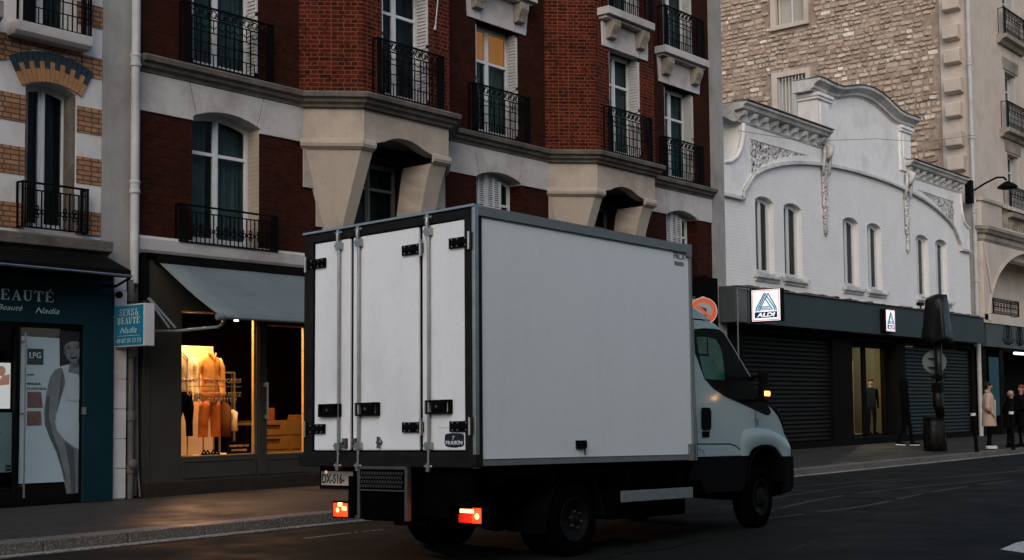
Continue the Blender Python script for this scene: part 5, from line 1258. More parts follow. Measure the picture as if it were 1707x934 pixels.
m.tube([(0, -.02, .9), (-.1, 0, 1.2), (-.05, .03, 1.5), (.03, 0, 1.8), (0, 0, 2.1), (0, 0, 2.9)], [.11, .14, .13, .11, .09, .1], 10); m.build('wrapping', M['bag'], t, smooth=True)
t2 = thing('round_sign_back', 'bare grey back of a round sign on the bagged traffic light post', 'sign', (32.62, -3.2, 2.42))
m = MB(); m.lathe((0, 0, 0), (.82, .57, 0), [(.0, 0), (.30, 0), (.31, .012), (.30, .02), (.0, .02)], 32); m.build('disc', M['backsign'], t2)
m = MB(); m.box(-.16, -.14, .10, .1, .1, .13); m.box(-.16, -.14, -.13, .1, .1, -.10); m.build('clamp', M['steel'], t2)
t = thing('rubbish_bag', 'black rubbish sack in a hoop stand at the foot of the bagged post', 'rubbish bag', (32.2, -3.3, .13))
m = MB(); n = 24; secs = ((.0, .16), (.02, .22), (.25, .27), (.55, .265), (.75, .235), (.84, .24), (.86, .25), (.87, .2), (.80, .12))
for k, (z_, r_) in enumerate(secs):
    for j in range(n):
        a = 2*math.pi*j/n; w_ = 1+.07*math.sin(j*2.6+k*.4)+random.uniform(-.03, .03); m.v.append((math.cos(a)*r_*w_, math.sin(a)*r_*w_, z_))
for k in range(len(secs)-1):
    for j in range(n): m.f.append((k*n+j, k*n+(j+1) % n, (k+1)*n+(j+1) % n, (k+1)*n+j)); m.m.append(0)
m.f.append(tuple(range(n))); m.m.append(0); m.build('sack', mat('brownish_sack', (.012, .010, .009), .35, var=.6, scale=6, bump=.7, bscale=6), t, smooth=True)
m = MB(); m.tube([(.26*math.cos(a), .26*math.sin(a), .86) for a in [i*math.pi/10 for i in range(20)]], .012, 6, closed=True)
for a in (0, 1.57, 3.14, 4.71): m.tube([(.27*math.cos(a), .27*math.sin(a), .0), (.265*math.cos(a), .265*math.sin(a), .86)], .01, 6)
m.build('hoop_stand', M['iron'], t)
# round red sign behind the cab
t = thing('round_road_sign', 'round orange-red ringed road sign on a post behind the truck cab', 'sign', (19.95, -4.0, .12))
ax = Vector((-.86, -.51, 0)); xd = Vector((.51, -.86, 0))
m = MB(); m.tube([(.03, .02, 0), (.03, .02, 3.2)], .035, 10); m.build('post', M['pipe'], t)
fnr = lambda u, v, d: (xd.x*u+ax.x*d, xd.y*u+ax.y*d, 2.93+v)
ci = lambda r, n=40: [(r*math.cos(2*math.pi*i/n), r*math.sin(2*math.pi*i/n)) for i in range(n)]
m = MB(); m.poly(ci(.25), [], fnr, .03, .045); m.build('disc', M['greysign'], t)
m = MB(); m.poly(ci(.238), [ci(.165)], fnr, .046, .049); ribbon(m, [(-.14, .13), (.14, -.13)], .05, fnr, .046, .050); m.build('red_ring', M['orange_red'], t)
m = MB(); m.poly(ci(.25), [ci(.239)], fnr, .046, .048); m.build('white_rim', M['white'], t)
m = MB(); ribbon(m, [(.04, -.12), (.04, .03), (-.05, .06)], .04, fnr, .0455, .0475); m.poly([(-.04, .1), (-.1, .05), (-.04, .01)], [], fnr, .0455, .0475); m.build('arrow', M['ink'], t)

# ------------------------------------------------------------------ unseen block added opposite, shaping light and reflections
t = thing('unseen_opposite_block', 'unseen sooty stone apartment block added on the opposite side to shape light and reflections', 'building', (0, -25, 0))
m = MB(); hs = []
for x in range(-44, 22, 4):
    for z in (1.2, 5.2, 8.8): hs.append(rect(x+1.2, z, x+2.5, z+2.2))
m.poly(rect(-45, 0, 23, 12.5), hs, lambda u, v, d: (u, -d, v), 0, .4); m.build('wall', M['limedark'], t)
m = MB(); m.box(-45, -12, 0, 23, -.75, 12.5); m.build('core', M['sootstone'], t)
m = MB(); m.box(-45, -.3, 0, 23, -.26, 12.4); m.build('window_panes', M['gloss_black'], t)
m = MB(); m.box(-45, -.5, 12.5, 23, .4, 12.9); m.build('cornice', M['cornice'], t)

# ------------------------------------------------------------------ people
def skin_body(name, verts, edges, radii, zones, parent, mats, loc, rz, sub=2):
    me = bpy.data.meshes.new('b'); me.from_pydata(verts, edges, []); ob = bpy.data.objects.new('b', me); COL.objects.link(ob)
    sk = ob.modifiers.new('s', 'SKIN'); sv = me.skin_vertices[0].data
    for i, r in enumerate(radii): sv[i].radius = (r, r) if not isinstance(r, tuple) else r; 
    sv[0].use_root = True
    ss = ob.modifiers.new('u', 'SUBSURF'); ss.levels = sub; ss.render_levels = sub
    bpy.context.view_layer.update()
    me2 = bpy.data.meshes.new_from_object(ob.evaluated_get(bpy.context.evaluated_depsgraph_get())); bpy.data.objects.remove(ob)
    me2.name = name; me2.materials.clear()
    for m_ in mats: me2.materials.append(m_)
    for p in me2.polygons: p.material_index = zones(p.center); p.use_smooth = True
    return me2
def person(label, loc, rz, cloth, hair, coat=None, shoes='blackcloth', trousers='blackcloth', h=1.75, stride=0.0, hood=False, arms='pocket', hairstyle='short', bag_=False, lean=0.0, shoe2=None):
    """Faces local -Y. Height scaled from a 1.75 m figure."""
    k = h/1.75
    t = thing('person', label, 'person', loc, rz=rz)
    V, E_, Rr = [], [], []
    def n(p, r, par=None):
        V.append((p[0]*k, p[1]*k, p[2]*k)); Rr.append(r*k if not isinstance(r, tuple) else (r[0]*k, r[1]*k)); i = len(V)-1
        if par is not None: E_.append((par, i))
        return i
    ly = lambda z: -lean*max(0, z-.95)
    pel = n((0, 0, .95), .13); sp1 = n((0, ly(1.15), 1.15), .125, pel); sp2 = n((0, .01+ly(1.34), 1.34), .14, sp1); nb = n((0, .0+ly(1.46), 1.46), .075, sp2); nk = n((0, -.01+ly(1.53), 1.53), .052, nb)
    hd0 = n((0, -.015+ly(1.58), 1.585), .068, nk); hd = n((0, -.015+ly(1.65), 1.655), .088, hd0); n((0, -.005+ly(1.71), 1.715), .068, hd)
    for s in (-1, 1):
        f = stride*s
        hp = n((s*.085, 0, .88), .088, pel); kn = n((s*.095, -.02-f*.32-max(0, -f)*.1, .49+abs(f)*.01), .058, hp)
        an = n((s*.10, .02-f*.62+max(0, -f)*.12, .09+max(0, -f)*.10), .038, kn); to = n((s*.11, -.13-f*.62+max(0, -f)*.12, .035+max(0, -f)*.03), .033, an); n((s*.10, .06-f*.62+max(0, -f)*.14, .045+max(0, -f)*.15), .03, an)
        sh = n((s*.165, .01+ly(1.40), 1.40), .062, sp2)
        if arms == 'pocket': el = (s*.25, .07+ly(1.1), 1.12); wr = (s*.20, -.06, .93)
        elif arms == 'front': el = (s*.22, .04+ly(1.1), 1.12); wr = (s*.10, -.20+ly(1.1), 1.08)
        else: el = (s*.23, .03-f*-.15, 1.13); wr = (s*.25, -.06+f*.3, .88)
        e = n(el, .045, sh); w = n(wr, .030, e)
        dv = (Vector(wr)-Vector(el)).normalized(); pm = Vector(wr)+dv*.05; p_ = n(tuple(pm), .030, w)
        side = Vector((1, 0, 0)) if abs(dv.x) < .7 else Vector((0, 1, 0)); side = (side-dv*side.dot(dv)).normalized(); palm = dv.cross(side)
        for q, L in enumerate((.05, .06, .055, .042)):
            a = pm+dv*.03+side*(q-1.5)*.021; b = a+dv*L*.6+palm*.006; c = b+dv*L*.4+palm*.02
            i1 = n(tuple(a), .0095, p_); i2 = n(tuple(b), .009, i1); n(tuple(c), .0075, i2)
        a = Vector(wr)+dv*.02-side*.03*(1)+palm*.01; i1 = n(tuple(a), .011, w); n(tuple(a+dv*.035-side*.012+palm*.012), .009, i1)
    def zone(c):
        z = c.z/k
        if z > 1.49: return 1
        if z < .075 + (.1 if stride else 0)*0: return 3
        if z < .93 and abs(c.x/k) < .2: return 2
        if z > 1.49 or (abs(c.x/k) > .0 and False): return 1
        return 0
    me = skin_body('body', V, E_, Rr, zone, t, [M[cloth], M['skin'], M[trousers], M[shoes]], loc, rz)
    # nose, ears, eyes, mouth joined into the same mesh
    bm = bmesh.new(); bm.from_mesh(me); o = MB(); yy = ly(1.65)
    o.loft([(0, (-.098+yy)*k, 1.625*k, .016*k, .016*k), (0, (-.105+yy)*k, 1.64*k, .015*k, .018*k), (0, (-.092+yy)*k, 1.675*k, .008*k, .01*k)], 8)
    for s in (-1, 1): o.loft([(s*.083*k, (-.005+yy)*k, 1.62*k, .008*k, .014*k), (s*.088*k, (0+yy)*k, 1.65*k, .01*k, .02*k), (s*.083*k, (0+yy)*k, 1.675*k, .008*k, .014*k)], 8)
    m2 = bpy.data.meshes.new('x'); m2.from_pydata(o.v, [], o.f); nf = len(bm.faces); bm.from_mesh(m2); bm.faces.ensure_lookup_table()
    for f_ in bm.faces[nf:]: f_.material_index = 1; f_.smooth = True
    o = MB()
    for s in (-1, 1): o.box(s*.032*k-.011*k, (-.1+yy)*k, 1.662*k, s*.032*k+.011*k, (-.08+yy)*k, 1.67*k)
    o.box(-.022*k, (-.092+yy)*k, 1.598*k, .022*k, (-.07+yy)*k, 1.605*k)
    m3 = bpy.data.meshes.new('x'); m3.from_pydata(o.v, [], o.f); nf = len(bm.faces); bm.from_mesh(m3); bm.faces.ensure_lookup_table()
    for f_ in bm.faces[nf:]: f_.material_index = 3 if shoes == 'blackcloth' else 2
    bm.to_mesh(me); bm.free()
    ob = bpy.data.objects.new('body', me); COL.objects.link(ob); ob.parent = t
    # hair
    m = MB()
    if hood: m.loft([(0, (.03+yy)*k, 1.44*k, .12*k, .10*k), (0, (.02+yy)*k, 1.53*k, .105*k, .11*k), (0, (.01+yy)*k, 1.62*k, .115*k, .125*k), (0, (.01+yy)*k, 1.70*k, .11*k, .12*k), (0, (.02+yy)*k, 1.77*k, .07*k, .08*k), (0, (.02+yy)*k, 1.79*k, .02*k, .03*k)], 16); m.build('hood', M[cloth], t, smooth=True)
    else:
        lo = 1.60 if hairstyle == 'short' else 1.40
        secs = [(0, (.03+yy)*k, lo*k, .075*k, .055*k), (0, (.022+yy)*k, 1.65*k, .097*k, .085*k), (0, (.008+yy)*k, 1.70*k, .098*k, .098*k), (0, (-.0+yy)*k, 1.745*k, .078*k, .085*k), (0, (-.0+yy)*k, 1.775*k, .03*k, .035*k)]
        if hairstyle == 'long': secs.insert(1, (0, (.05+yy)*k, 1.5*k, .11*k, .07*k))
        m.loft(secs, 18); m.build('hair', M[hair], t, smooth=True)
    if coat:
        m = MB(); nn = 26
        secs = [(.60, .215, .19), (.75, .205, .18), (.95, .19, .16), (1.10, .17, .14), (1.25, .185, .145), (1.38, .20, .135), (1.44, .15, .11), (1.49, .075, .07)]
        for q, (z_, rx, ry) in enumerate(secs):
            for j in range(nn):
                a = 2*math.pi*j/nn; w_ = 1+(.05*math.sin(j*3.1)*(1.15-z_) if z_ < 1.1 else 0); m.v.append((math.cos(a)*rx*w_*k, (math.sin(a)*ry*w_+ly(z_))*k, z_*k))
        for q in range(len(secs)-1):
            for j in range(nn): m.f.append((q*nn+j, q*nn+(j+1) % nn, (q+1)*nn+(j+1) % nn, (q+1)*nn+j)); m.m.append(0)
        for s in (-1, 1):
            A_ = [Vector((s*.165, .01+ly(1.40), 1.41)), Vector((s*.245, .05+ly(1.2), 1.22)), Vector((s*.255, .075+ly(1.1), 1.10))]
            A_ += [Vector((s*.23, -.0, .98))] if arms == 'pocket' else [Vector((s*.14, -.14+ly(1.1), 1.09))]
            m.tube([tuple(v*k) for v in A_], [.075*k, .072*k, .068*k, .055*k], 12)
        m.tube([(s_*.09*k*math.cos(0), (y_+ly(1.49))*k, z_*k) for s_, y_, z_ in ((1, -.02, 1.49), (.6, .07, 1.53), (-.6, .07, 1.53), (-1, -.02, 1.49))], .025*k, 6)
        m.box(-.01*k, -.185*k, .62*k, .02*k, -.15*k, 1.3*k); m.build('coat', M[coat], t, smooth=True)
        m = MB(); m.loft([(0, ly(1.1)*k, 1.075*k, .182*k, .152*k), (0, ly(1.1)*k, 1.115*k, .180*k, .152*k)], 22); m.build('belt', M[coat], t)
    m = MB()
    for s in (-1, 1):
        f = stride*s; yo = -.62*f+max(0, -f)*.13; zz = max(0, -f)*.10
        for z_a, z_b, mi in ((.0, .028, 0), (.029, .075, 1)):
            e = .006 if mi == 0 else 0
            m.add([((s*.105+dx)*k, (yo+dy)*k, (z_+zz*(1 if dy > -.05 else .3))*k) for z_ in (z_a, z_b) for dx, dy in ((-.04-e, .08), (.04+e, .08), (.045+e, -.08), (.03+e, -.17-e), (-.03-e, -.17-e), (-.045-e, -.08))],
                  [(0, 1, 2, 3, 4, 5), (11, 10, 9, 8, 7, 6)]+[(q, (q+1) % 6, 6+(q+1) % 6, 6+q) for q in range(6)], mi)
    m.build('shoes', [M['white'] if shoes != 'blackcloth' or shoe2 else M['blackcloth'], M[shoes]], t, bevel=.01)
    return t
person('person in a beige knee-length trench coat and white trainers standing in profile on the pavement', (34.6, -3.85, .14), R(28), 'trench', 'hairblack', coat='trench', shoes='shoewhite', h=1.75, arms='pocket')
person('person in black hooded jacket walking past the roller shutter right of the supermarket door', (35.1, -1.34, .17), R(14), 'blackcloth', 'hairblack', h=1.84, stride=.24, hood=True, arms='swing', shoes='blackcloth', shoe2=True)
person('short person in dark coat with fair hair standing right of the beige coat', (35.75, -4.0, .14), R(48), 'blackcloth', 'hairblond', coat='blackcloth', h=1.52, arms='front', lean=.1)
person('person in dark coat with auburn hair cut off by the right edge', (36.35, -4.15, .14), R(-120), 'blackcloth', 'hairred', coat='blackcloth', h=1.68, arms='front', hairstyle='long')
person('person in black standing just inside the glass supermarket door', (37.72, .85, .40), R(-40), 'blackcloth', 'hairblack', h=1.72, arms='pocket')

# ------------------------------------------------------------------ the truck (local x forward, y to its left, z up from the box floor)
random.seed(11)
T = thing('delivery_truck', 'white box delivery truck with triple rear doors and lit tail lights driving along the street', 'truck', (8.112, -8.987, .89))
T.rotation_euler = (-.01555, .02056, -.03583)
L, Wd, H = 3.21, 2.25, 2.194
m = MB(); m.box(.03, .012, .02, L-.01, Wd-.01, H-.01); m.build('cargo_box', M['side_white'], T, bevel=.008)
m = MB()
m.box(.0, -.004, H-.075, L, .03, H+.004); m.box(.0, -.004, -.002, L, .03, .055); m.box(L-.035, -.006, -.004, L+.004, .03, H+.006); m.box(.0, Wd-.03, H-.075, L, Wd+.002, H+.004); m.box(.0, Wd-.03, -.002, L, Wd+.002, .055)
m.box(L-.10, -.012, -.008, L+.008, .02, .16); m.box(L-.03, -.012, -.008, L+.03, .02, .52); m.box(L-.09, -.01, H-.12, L+.008, .02, H+.012)
m.tube([(.02, -.006, H-.078), (L-.04, -.006, H-.078)], .006, 6); m.box(.0, -.009, .05, L-.1, -.003, .056)
for k in range(24): m.lathe((.1+k*.131, -.004, .026), (0, -1, 0), [(.006, 0), (.005, .003), (0, .004)], 8)
split(m, 'side_rail', M['alu'], T, bevel=.003)
m = MB(); m.box(1.3, -.012, .13, 1.44, .012, .205, 0, Matrix.Translation((0, 0, 0))); m.box(1.33, -.04, .14, 1.41, -.012, .19); m.tube([(1.38, -.03, .14), (1.385, -.032, .07)], .008, 6); m.build('side_latch', M['black_plastic'], T, bevel=.005)
text('FRCX', MT((2.915, .0095, 2.035), (1, 0, 0), (0, 0, 1)), M['ink'], w=.195, h=.07, bold=.0, parent=T, thick=.003)
m = MB(); m.box(2.93, .008, 1.97, 3.09, .0115, 2.01); m.build('side_sticker', M['alu'], T)
# rear frame and three doors
m = MB()
m.poly([(0, -.02), (Wd, -.02), (Wd, H), (0, H)], [[(.125, .115), (2.125, .115), (2.125, 2.10), (.125, 2.10)]], lambda u, v, d: (d, u, v), -.03, .06)
m.box(-.045, -.01, -.015, .05, 2.3, .095); m.build('rear_frame', M['rearframe'], T, bevel=.006)
m = MB(); m.box(-.05, -.005, H-.012, .06, Wd+.004, H+.012); m.box(-.036, -.006, -.02, .01, .03, H); m.build('rear_edge_trim', M['steel'], T, bevel=.003)
m = MB(); m.box(.02, .12, .10, .028, 2.13, 2.11); m.build('door_seal', M['rubber'], T)
def hingeset(m, m2, y, z, flip):          # plate toward +y when flip=1
    a, b = (y, y+.26) if flip > 0 else (y-.26, y)
    m.box(-.036, min(a, b), z-.045, -.014, max(a, b), z+.045); m.box(-.05, min(a, b)+.02, z-.018, -.036, max(a, b)-.02, z+.018)
    m2.tube([(-.055, y, z-.075), (-.055, y, z+.075)], .016, 8)
    for dy in (.06, .16, .22): m2.lathe((-.036, y+flip*dy, z+.03), (-1, 0, 0), [(.008, 0), (.007, .006), (0, .008)], 8); m2.lathe((-.036, y+flip*dy, z-.03), (-1, 0, 0), [(.008, 0), (.007, .006), (0, .008)], 8)
spec = [  # y0, y1, bar, hinge line, flip, latch side
 (1.607, 2.113, 1.735, 2.20, -1, 1), (.697, 1.564, 1.458, .63, 1, -1), (.137, .654, .55, .045, 1, -1)]
for i, (y0, y1, yb, yh, fl, ls) in enumerate(spec):
    m = MB(); m.box(-.012, y0, .128, .02, y1, 2.091); d = m.build('rear_door', M['door_white'], T, bevel=.012)
    d['label'] = ('far narrow rear door on the pavement side', 'wide middle rear door', 'near narrow rear door with the navy badge')[i]
    m = MB(); m.tube([(-.036, yb, .0), (-.036, yb, 2.17)], .0155, 12)
    for z_ in (.17, 2.03): m.box(-.058, yb-.034, z_-.035, -.012, yb+.034, z_+.03); m.box(-.062, yb-.045, z_-.012, -.05, yb+.045, z_+.012)
    for z_ in (-.01, 2.15): m.lathe((-.04, yb-.05, z_), (0, 1, 0), [(.012, 0), (.017, .01), (.012, .03), (.012, .07), (.017, .09), (.012, .10)], 8); m.box(-.055, yb-.02, z_-.045, -.02, yb+.02, z_+.03)
    m.tube([(-.045, yb, 2.05), (-.05, yb, 2.10), (-.045, yb, 2.15)], .022, 8)
    m.build('locking_bar', M['steel'], d)
    m = MB(); m2 = MB(); hingeset(m, m2, yh, 1.895, fl); hingeset(m, m2, yh, .33, fl); split(m, 'hinge', M['black_plastic'], d, bevel=.004); split(m2, 'hinge_pin', M['steel'], d)
    a, b = (yb-.02, yb+.27) if ls > 0 else (yb-.27, yb+.02)
    m = MB(); m.poly([(a, .44), (b, .44), (b, .56), (a, .56)], [[(a+.02, .455), (a+.07, .455), (a+.07, .545), (a+.02, .545)], [(b-.07, .455), (b-.02, .455), (b-.02, .545), (b-.07, .545)]], lambda u, v, dd: (dd, u, v), -.06, -.012)
    m.box(-.07, (a+b)/2-.05, .47, -.05, (a+b)/2+.05, .53); m.box(-.055, a+.07, .46, -.045, b-.07, .54); m.build('latch_handle', M['black_plastic'], d, bevel=.008)
    m = MB(); m.lathe((-.07, (a+b)/2, .5), (-1, 0, 0), [(.014, 0), (.012, .008), (0, .01)], 10); m.box(-.062, (a if ls > 0 else b)-.008, .44, -.055, (a if ls > 0 else b)+.008, .56)
    if i < 2:
        yy = y0+.045 if i == 0 else y1-.05; m.box(-.05, yy-.025, .15, -.012, yy+.02, .24); m.lathe((-.05, yy, .2), (-1, 0, 0), [(.015, 0), (.012, .02), (0, .022)], 10)
    split(m, 'latch_fitting', M['steeldark'], d, bevel=.003)
    if i == 1:
        m = MB(); m.lathe((-.012, 1.187, .2), (-1, 0, 0), [(.026, 0), (.024, .02), (.012, .03), (.012, .05), (0, .055)], 12); m.box(-.05, 1.175, .15, -.03, 1.2, .25); m.build('door_knob', M['steeldark'], d)
    if i == 2:
        m = MB(); pts = [(.375, .26), (.36, .268), (.30, .274), (.20, .272), (.16, .265), (.15, .25), (.15, .175), (.17, .162), (.25, .152), (.33, .156), (.37, .168), (.38, .19)]
        m.poly(pts, [], lambda u, v, dd: (dd, u, v), -.016, -.0125); m.build('badge', M['navy'], d)
        text('FRAIKIN', MT((-.018, .362, .176), (0, -1, 0), (0, 0, 1)), M['white'], w=.195, h=.034, bold=.02, parent=d, thick=.002)
        text('r', MT((-.018, .28, .222), (0, -1, 0), (0, 0, 1)), M['white'], w=.022, h=.042, bold=.03, parent=d, thick=.002)
        m = MB(); m.tube([(-.0125, .46, .33), (-.0125, .40, .318), (-.0125, .33, .325)], .0015, 4); m.build('scratch', M['alu'], d)
# underside
m = MB()
m.box(.12, .35, -.22, 3.3, .55, -.02); m.box(.12, 1.7, -.22, 3.3, 1.9, -.02); m.box(.22, .05, -.10, 3.25, 2.2, -.003)
for x_ in (.3, 1.0, 1.9, 2.7): m.box(x_, .05, -.16, x_+.07, 2.2, -.1)
m.box(.02, .45, -.44, .12, 1.62, -.28); m.box(.06, .8, -.5, .9, 1.5, -.22); m.box(.04, 1.40, -.46, .12, 1.62, -.02)
m.box(.05, .12, -.34, .11, .70, -.02); m.tube([(1.454, .3, -.50), (1.454, 1.95, -.50)], .07, 12); m.lathe((1.454, 1.0, -.5), (0, 1, 0), [(.08, 0), (.16, .05), (.17, .15), (.16, .25), (.08, .3)], 16)
m.box(2.15, .041, -.33, 2.2, .10, -.02); m.box(3.0, .041, -.33, 3.05, .10, -.02); m.box(2.0, .12, -.55, 3.2, .6, -.05); m.box(.3, .5, -.55, .95, .9, -.1); m.box(2.0, 1.7, -.40, 3.1, 2.1, -.14); m.tube([(1.7, .7, -.38), (3.4, .75, -.38)], .05, 8); m.box(3.2, .3, -.35, 4.3, 1.95, -.0)
for x_ in (.75, 2.05): m.box(x_, .28, -.36, x_+.03, .62, -.1)
m.tube([(.85, .45, -.34), (1.45, .45, -.44), (2.05, .45, -.34)], .03, 6)
m.build('chassis', M['chassis'], T, bevel=.004)
m = MB(); n = 12
for sy in (.13, 1.62):
    pts = [(1.454+.42*math.cos(math.pi*i/n), -.50+.42*math.sin(math.pi*i/n)) for i in range(n+1)]; inn = [(1.454+.40*math.cos(math.pi*i/n), -.50+.40*math.sin(math.pi*i/n)) for i in range(n+1)]
    for i in range(n):
        m.poly([pts[i], pts[i+1], inn[i+1], inn[i]], [], lambda u, v, d: (u, d, v), sy, sy+.5)
m.box(1.0, .13, -.62, 1.02, .6, -.4); m.box(1.0, 1.65, -.62, 1.02, 2.1, -.4)
split(m, 'mudguard', M['black_plastic'], T)
m = MB(); m.box(2.0, .015, -.385, 3.19, .04, -.278); m.build('side_guard', M['alu'], T, bevel=.005)
# folding rear step with perforated plate
m = MB(); xs_ = -.16
m.box(xs_, 1.30, -.475, xs_+.05, 1.335, -.01); m.box(xs_, .69, -.475, xs_+.05, .725, -.01); m.box(xs_, .69, -.035, xs_+.05, 1.335, -.01); m.box(xs_, .725, -.225, xs_+.03, 1.30, -.212)
m.build('step_frame', M['steeldark'], T, bevel=.003)
m = MB()
for r in range(4):
    for c in range(16):
        y_ = .75+c*.034+(r % 2)*.017; z_ = -.06-r*.037; m.box(xs_-.006, y_, z_-.022, xs_+.009, y_+.011, z_+.004)
m.build('step_grip', M['steeldark'], T)
m = MB(); m.box(xs_+.01, .727, -.211, xs_+.018, 1.298, -.036); m.box(xs_+.02, .73, -.47, xs_+.12, 1.30, -.23); m.box(-.10, .75, -.3, .1, 1.28, -.04); m.box(-.10, 1.345, -.42, .05, 1.52, -.1)
m.build('step_housing', M['chassis'], T)
m = MB(); m.box(.125, 1.62, -.235, .15, 2.19, -.02); pl = m.build('plate_holder', M['black_plastic'], T, bevel=.004)
m = MB(); m.box(.118, 1.65, -.198, .124, 2.16, -.068); m.build('number_plate', M['plate'], T, bevel=.002)
text('DX-516-', MT((.116, 2.145, -.178), (0, -1, 0), (0, 0, 1)), M['ink'], w=.32, h=.085, bold=.02, parent=T, thick=.003, name='plate_characters')
m = MB(); m.lathe((.112, 2.08, -.075), (-1, 0, 0), [(.016, 0), (.012, .01), (0, .014)], 12); m.build('plate_lamp', emit('lit_plate_lamp', (1, .55, .3), .5), T)
for y0, y1, hot, lab in ((.115, .39, 1, 'right rear light'), (1.82, 2.04, 0, 'left rear light')):
    m = MB(); m.box(.16, y0-.012, -.505, .24, y1+.012, -.345); lt = m.build('rear_light', M['black_plastic'], T, bevel=.01); lt['label'] = lab
    if hot:
        m = MB(); m.box(.150, .20, -.405, .162, .365, -.372); m.lathe((.148, .165, -.43), (1, 0, 0), [(.018, 0), (.026, .004), (.026, .01)], 14); split(m, 'amber_lens', M['tail_hot'], lt, bevel=.004)
        m = MB(); m.box(.153, .118, -.49, .162, .225, -.36); m.build('red_lens', M['tail_red'], lt, bevel=.006)
        m = MB(); m.box(.154, .22, -.49, .162, .385, -.415); m.build('dim_lens', M['tail_dim'], lt, bevel=.004)
    else:
        m = MB(); m.box(.150, 1.90, -.395, .162, 1.96, -.36); m.box(.149, 1.84, -.43, .1605, 1.90, -.395); m.lathe((.148, 1.965, -.43), (1, 0, 0), [(.014, 0), (.022, .004), (.022, .01)], 14); split(m, 'amber_lens', M['tail_hot'], lt, bevel=.004)
        m = MB(); m.box(.154, 1.825, -.49, .163, 2.03, -.365); m.build('red_lens', M['tail_red'], lt, bevel=.006)
m = MB(); m.box(.1, .62, -.40, .11, .635, -.36); m.build('side_marker', M['tail_red'], T)
def glow(x, y, z, e, col, r=.04):
    ld = bpy.data.lights.new('lamp', 'POINT'); ld.energy = e; ld.color = col; ld.shadow_soft_size = r; o = bpy.data.objects.new('lamp_light', ld); COL.objects.link(o); o.parent = T; o.location = (x, y, z)
glow(.05, .25, -.42, 1.2, (1, .22, .06)); glow(.05, 1.93, -.42, 1.2, (1, .22, .06))
# wheels
gz = lambda x_, y_: -.89+.0206*x_+.0155*y_
def wheel(x_, yc, wd, out, dual=False, steer=0):
    t_ = MB(); r = .335; z_ = gz(x_, yc)+r
    ax_ = (math.sin(steer)*out, -math.cos(steer)*out if True else 0, 0); ax_ = (math.sin(steer), -math.cos(steer), 0) if out > 0 else (-math.sin(steer), math.cos(steer), 0)
    pr = [(.205, wd*.5-.02), (.24, wd*.5), (.30, wd*.5-.003), (.325, wd*.5-.02), (r, wd*.38), (r, -wd*.38), (.325, -wd*.5+.02), (.30, -wd*.5), (.24, -wd*.5), (.205, -wd*.5+.02)]
    c = (x_, yc, z_)
    t_.lathe(c, ax_, pr, 48)
    for q in range(48):
        pass
    wo = t_.build('wheel', M['rubber'], T, smooth=True)
    m = MB()
    if dual: m.lathe(c, ax_, [(.208, wd*.5-.01), (.20, wd*.5+.002), (.185, wd*.5-.01), (.175, wd*.5-.10), (.09, wd*.5-.12), (.085, wd*.5-.03), (.06, wd*.5+.0), (.0, wd*.5+.005)], 40)
    else: m.lathe(c, ax_, [(.208, wd*.5-.01), (.20, wd*.5+.002), (.185, wd*.5-.012), (.17, wd*.5-.05), (.12, wd*.5-.02), (.10, wd*.5+.01), (.07, wd*.5+.03), (.0, wd*.5+.035)], 40)
    m.build('rim', M['rim'], wo, smooth=True)
    m = MB(); av = Vector(ax_); a_ = av.orthogonal().normalized(); b_ = av.cross(a_)
    for q in range(6):
        an = q*math.pi/3; p = Vector(c)+av*(wd*.5-.02)+(a_*math.cos(an)+b_*math.sin(an))*.075; m.lathe(p, av, [(.013, 0), (.013, .035), (0, .04)], 6)
    m.build('wheel_nuts', M['steeldark'], wo)
wheel(1.454, .245, .19, 1, True); wheel(1.454, .475, .19, 1); wheel(1.454, 1.99, .19, -1, True); wheel(1.454, 1.76, .19, -1)
wheel(4.85, .33, .21, 1, False, R(6)); wheel(4.85, 1.93, .21, -1, False, R(6))
# cab: skin swept across the width from the side outline
yA, yB = .12, 2.13
arch_pts = [(4.45, .022), (4.471, .058), (4.53, .095), (4.594, .115), (4.70, .135), (4.8, .139), (4.90, .135), (5.008, .112), (5.09, .07), (5.172, .005)]
roof = [(3.30, 1.455), (3.42, 1.477), (3.575, 1.482), (3.721, 1.467), (3.80, 1.452), (3.869, 1.43), (3.94, 1.395), (4.01, 1.345), (4.12, 1.245), (4.29, 1.09), (4.562, .842), (4.74, .68)]
hood = [(4.84, .600), (4.93, .570), (5.03, .535), (5.12, .47), (5.19, .38), (5.237, .28), (5.33, .19), (5.385, .10), (5.405, .0), (5.41, -.2), (5.40, -.33), (5.33, -.405)]
prof = roof+hood
stations = [(yA, .030), (yA+.012, .012), (yA+.04, .0), (yA+.16, -.035), (yA+.40, -.075), (yA+.70, -.10), ((yA+yB)/2, -.11)]
stations += [(yA+yB-y_, i_) for y_, i_ in reversed(stations[:-1])]
m = MB(); n = len(prof)
for (y_, ins) in stations:
    for i, p in enumerate(prof):
        a = Vector(prof[max(i-1, 0)]); b = Vector(prof[min(i+1, n-1)]); t_ = (b-a).normalized(); nn = Vector((-t_.y, t_.x))   # outward (up/forward)
        f = 1.0 if i > 2 else .4
        if ins < 0: f = (.5 if i < 6 else 1.0 if i < 14 else 1.6)
        m.v.append((p[0]-nn.x*ins*f, y_, p[1]-nn.y*ins*f))
glass_rows = range(7, 11); low_rows = range(20, n)
for s_ in range(len(stations)-1):
    for i in range(n-1):
        mi = 0
        if 7 <= i <= 10 and 1 < s_ < len(stations)-3: mi = 1
        if i >= 18: mi = 2
        if i == 11: mi = 2
        m.f.append((s_*n+i, (s_+1)*n+i, (s_+1)*n+i+1, s_*n+i+1)); m.m.append(mi)
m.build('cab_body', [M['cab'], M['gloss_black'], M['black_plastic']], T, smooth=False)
T_cab = T.children[-1]
for p in T_cab.data.polygons: p.use_smooth = True
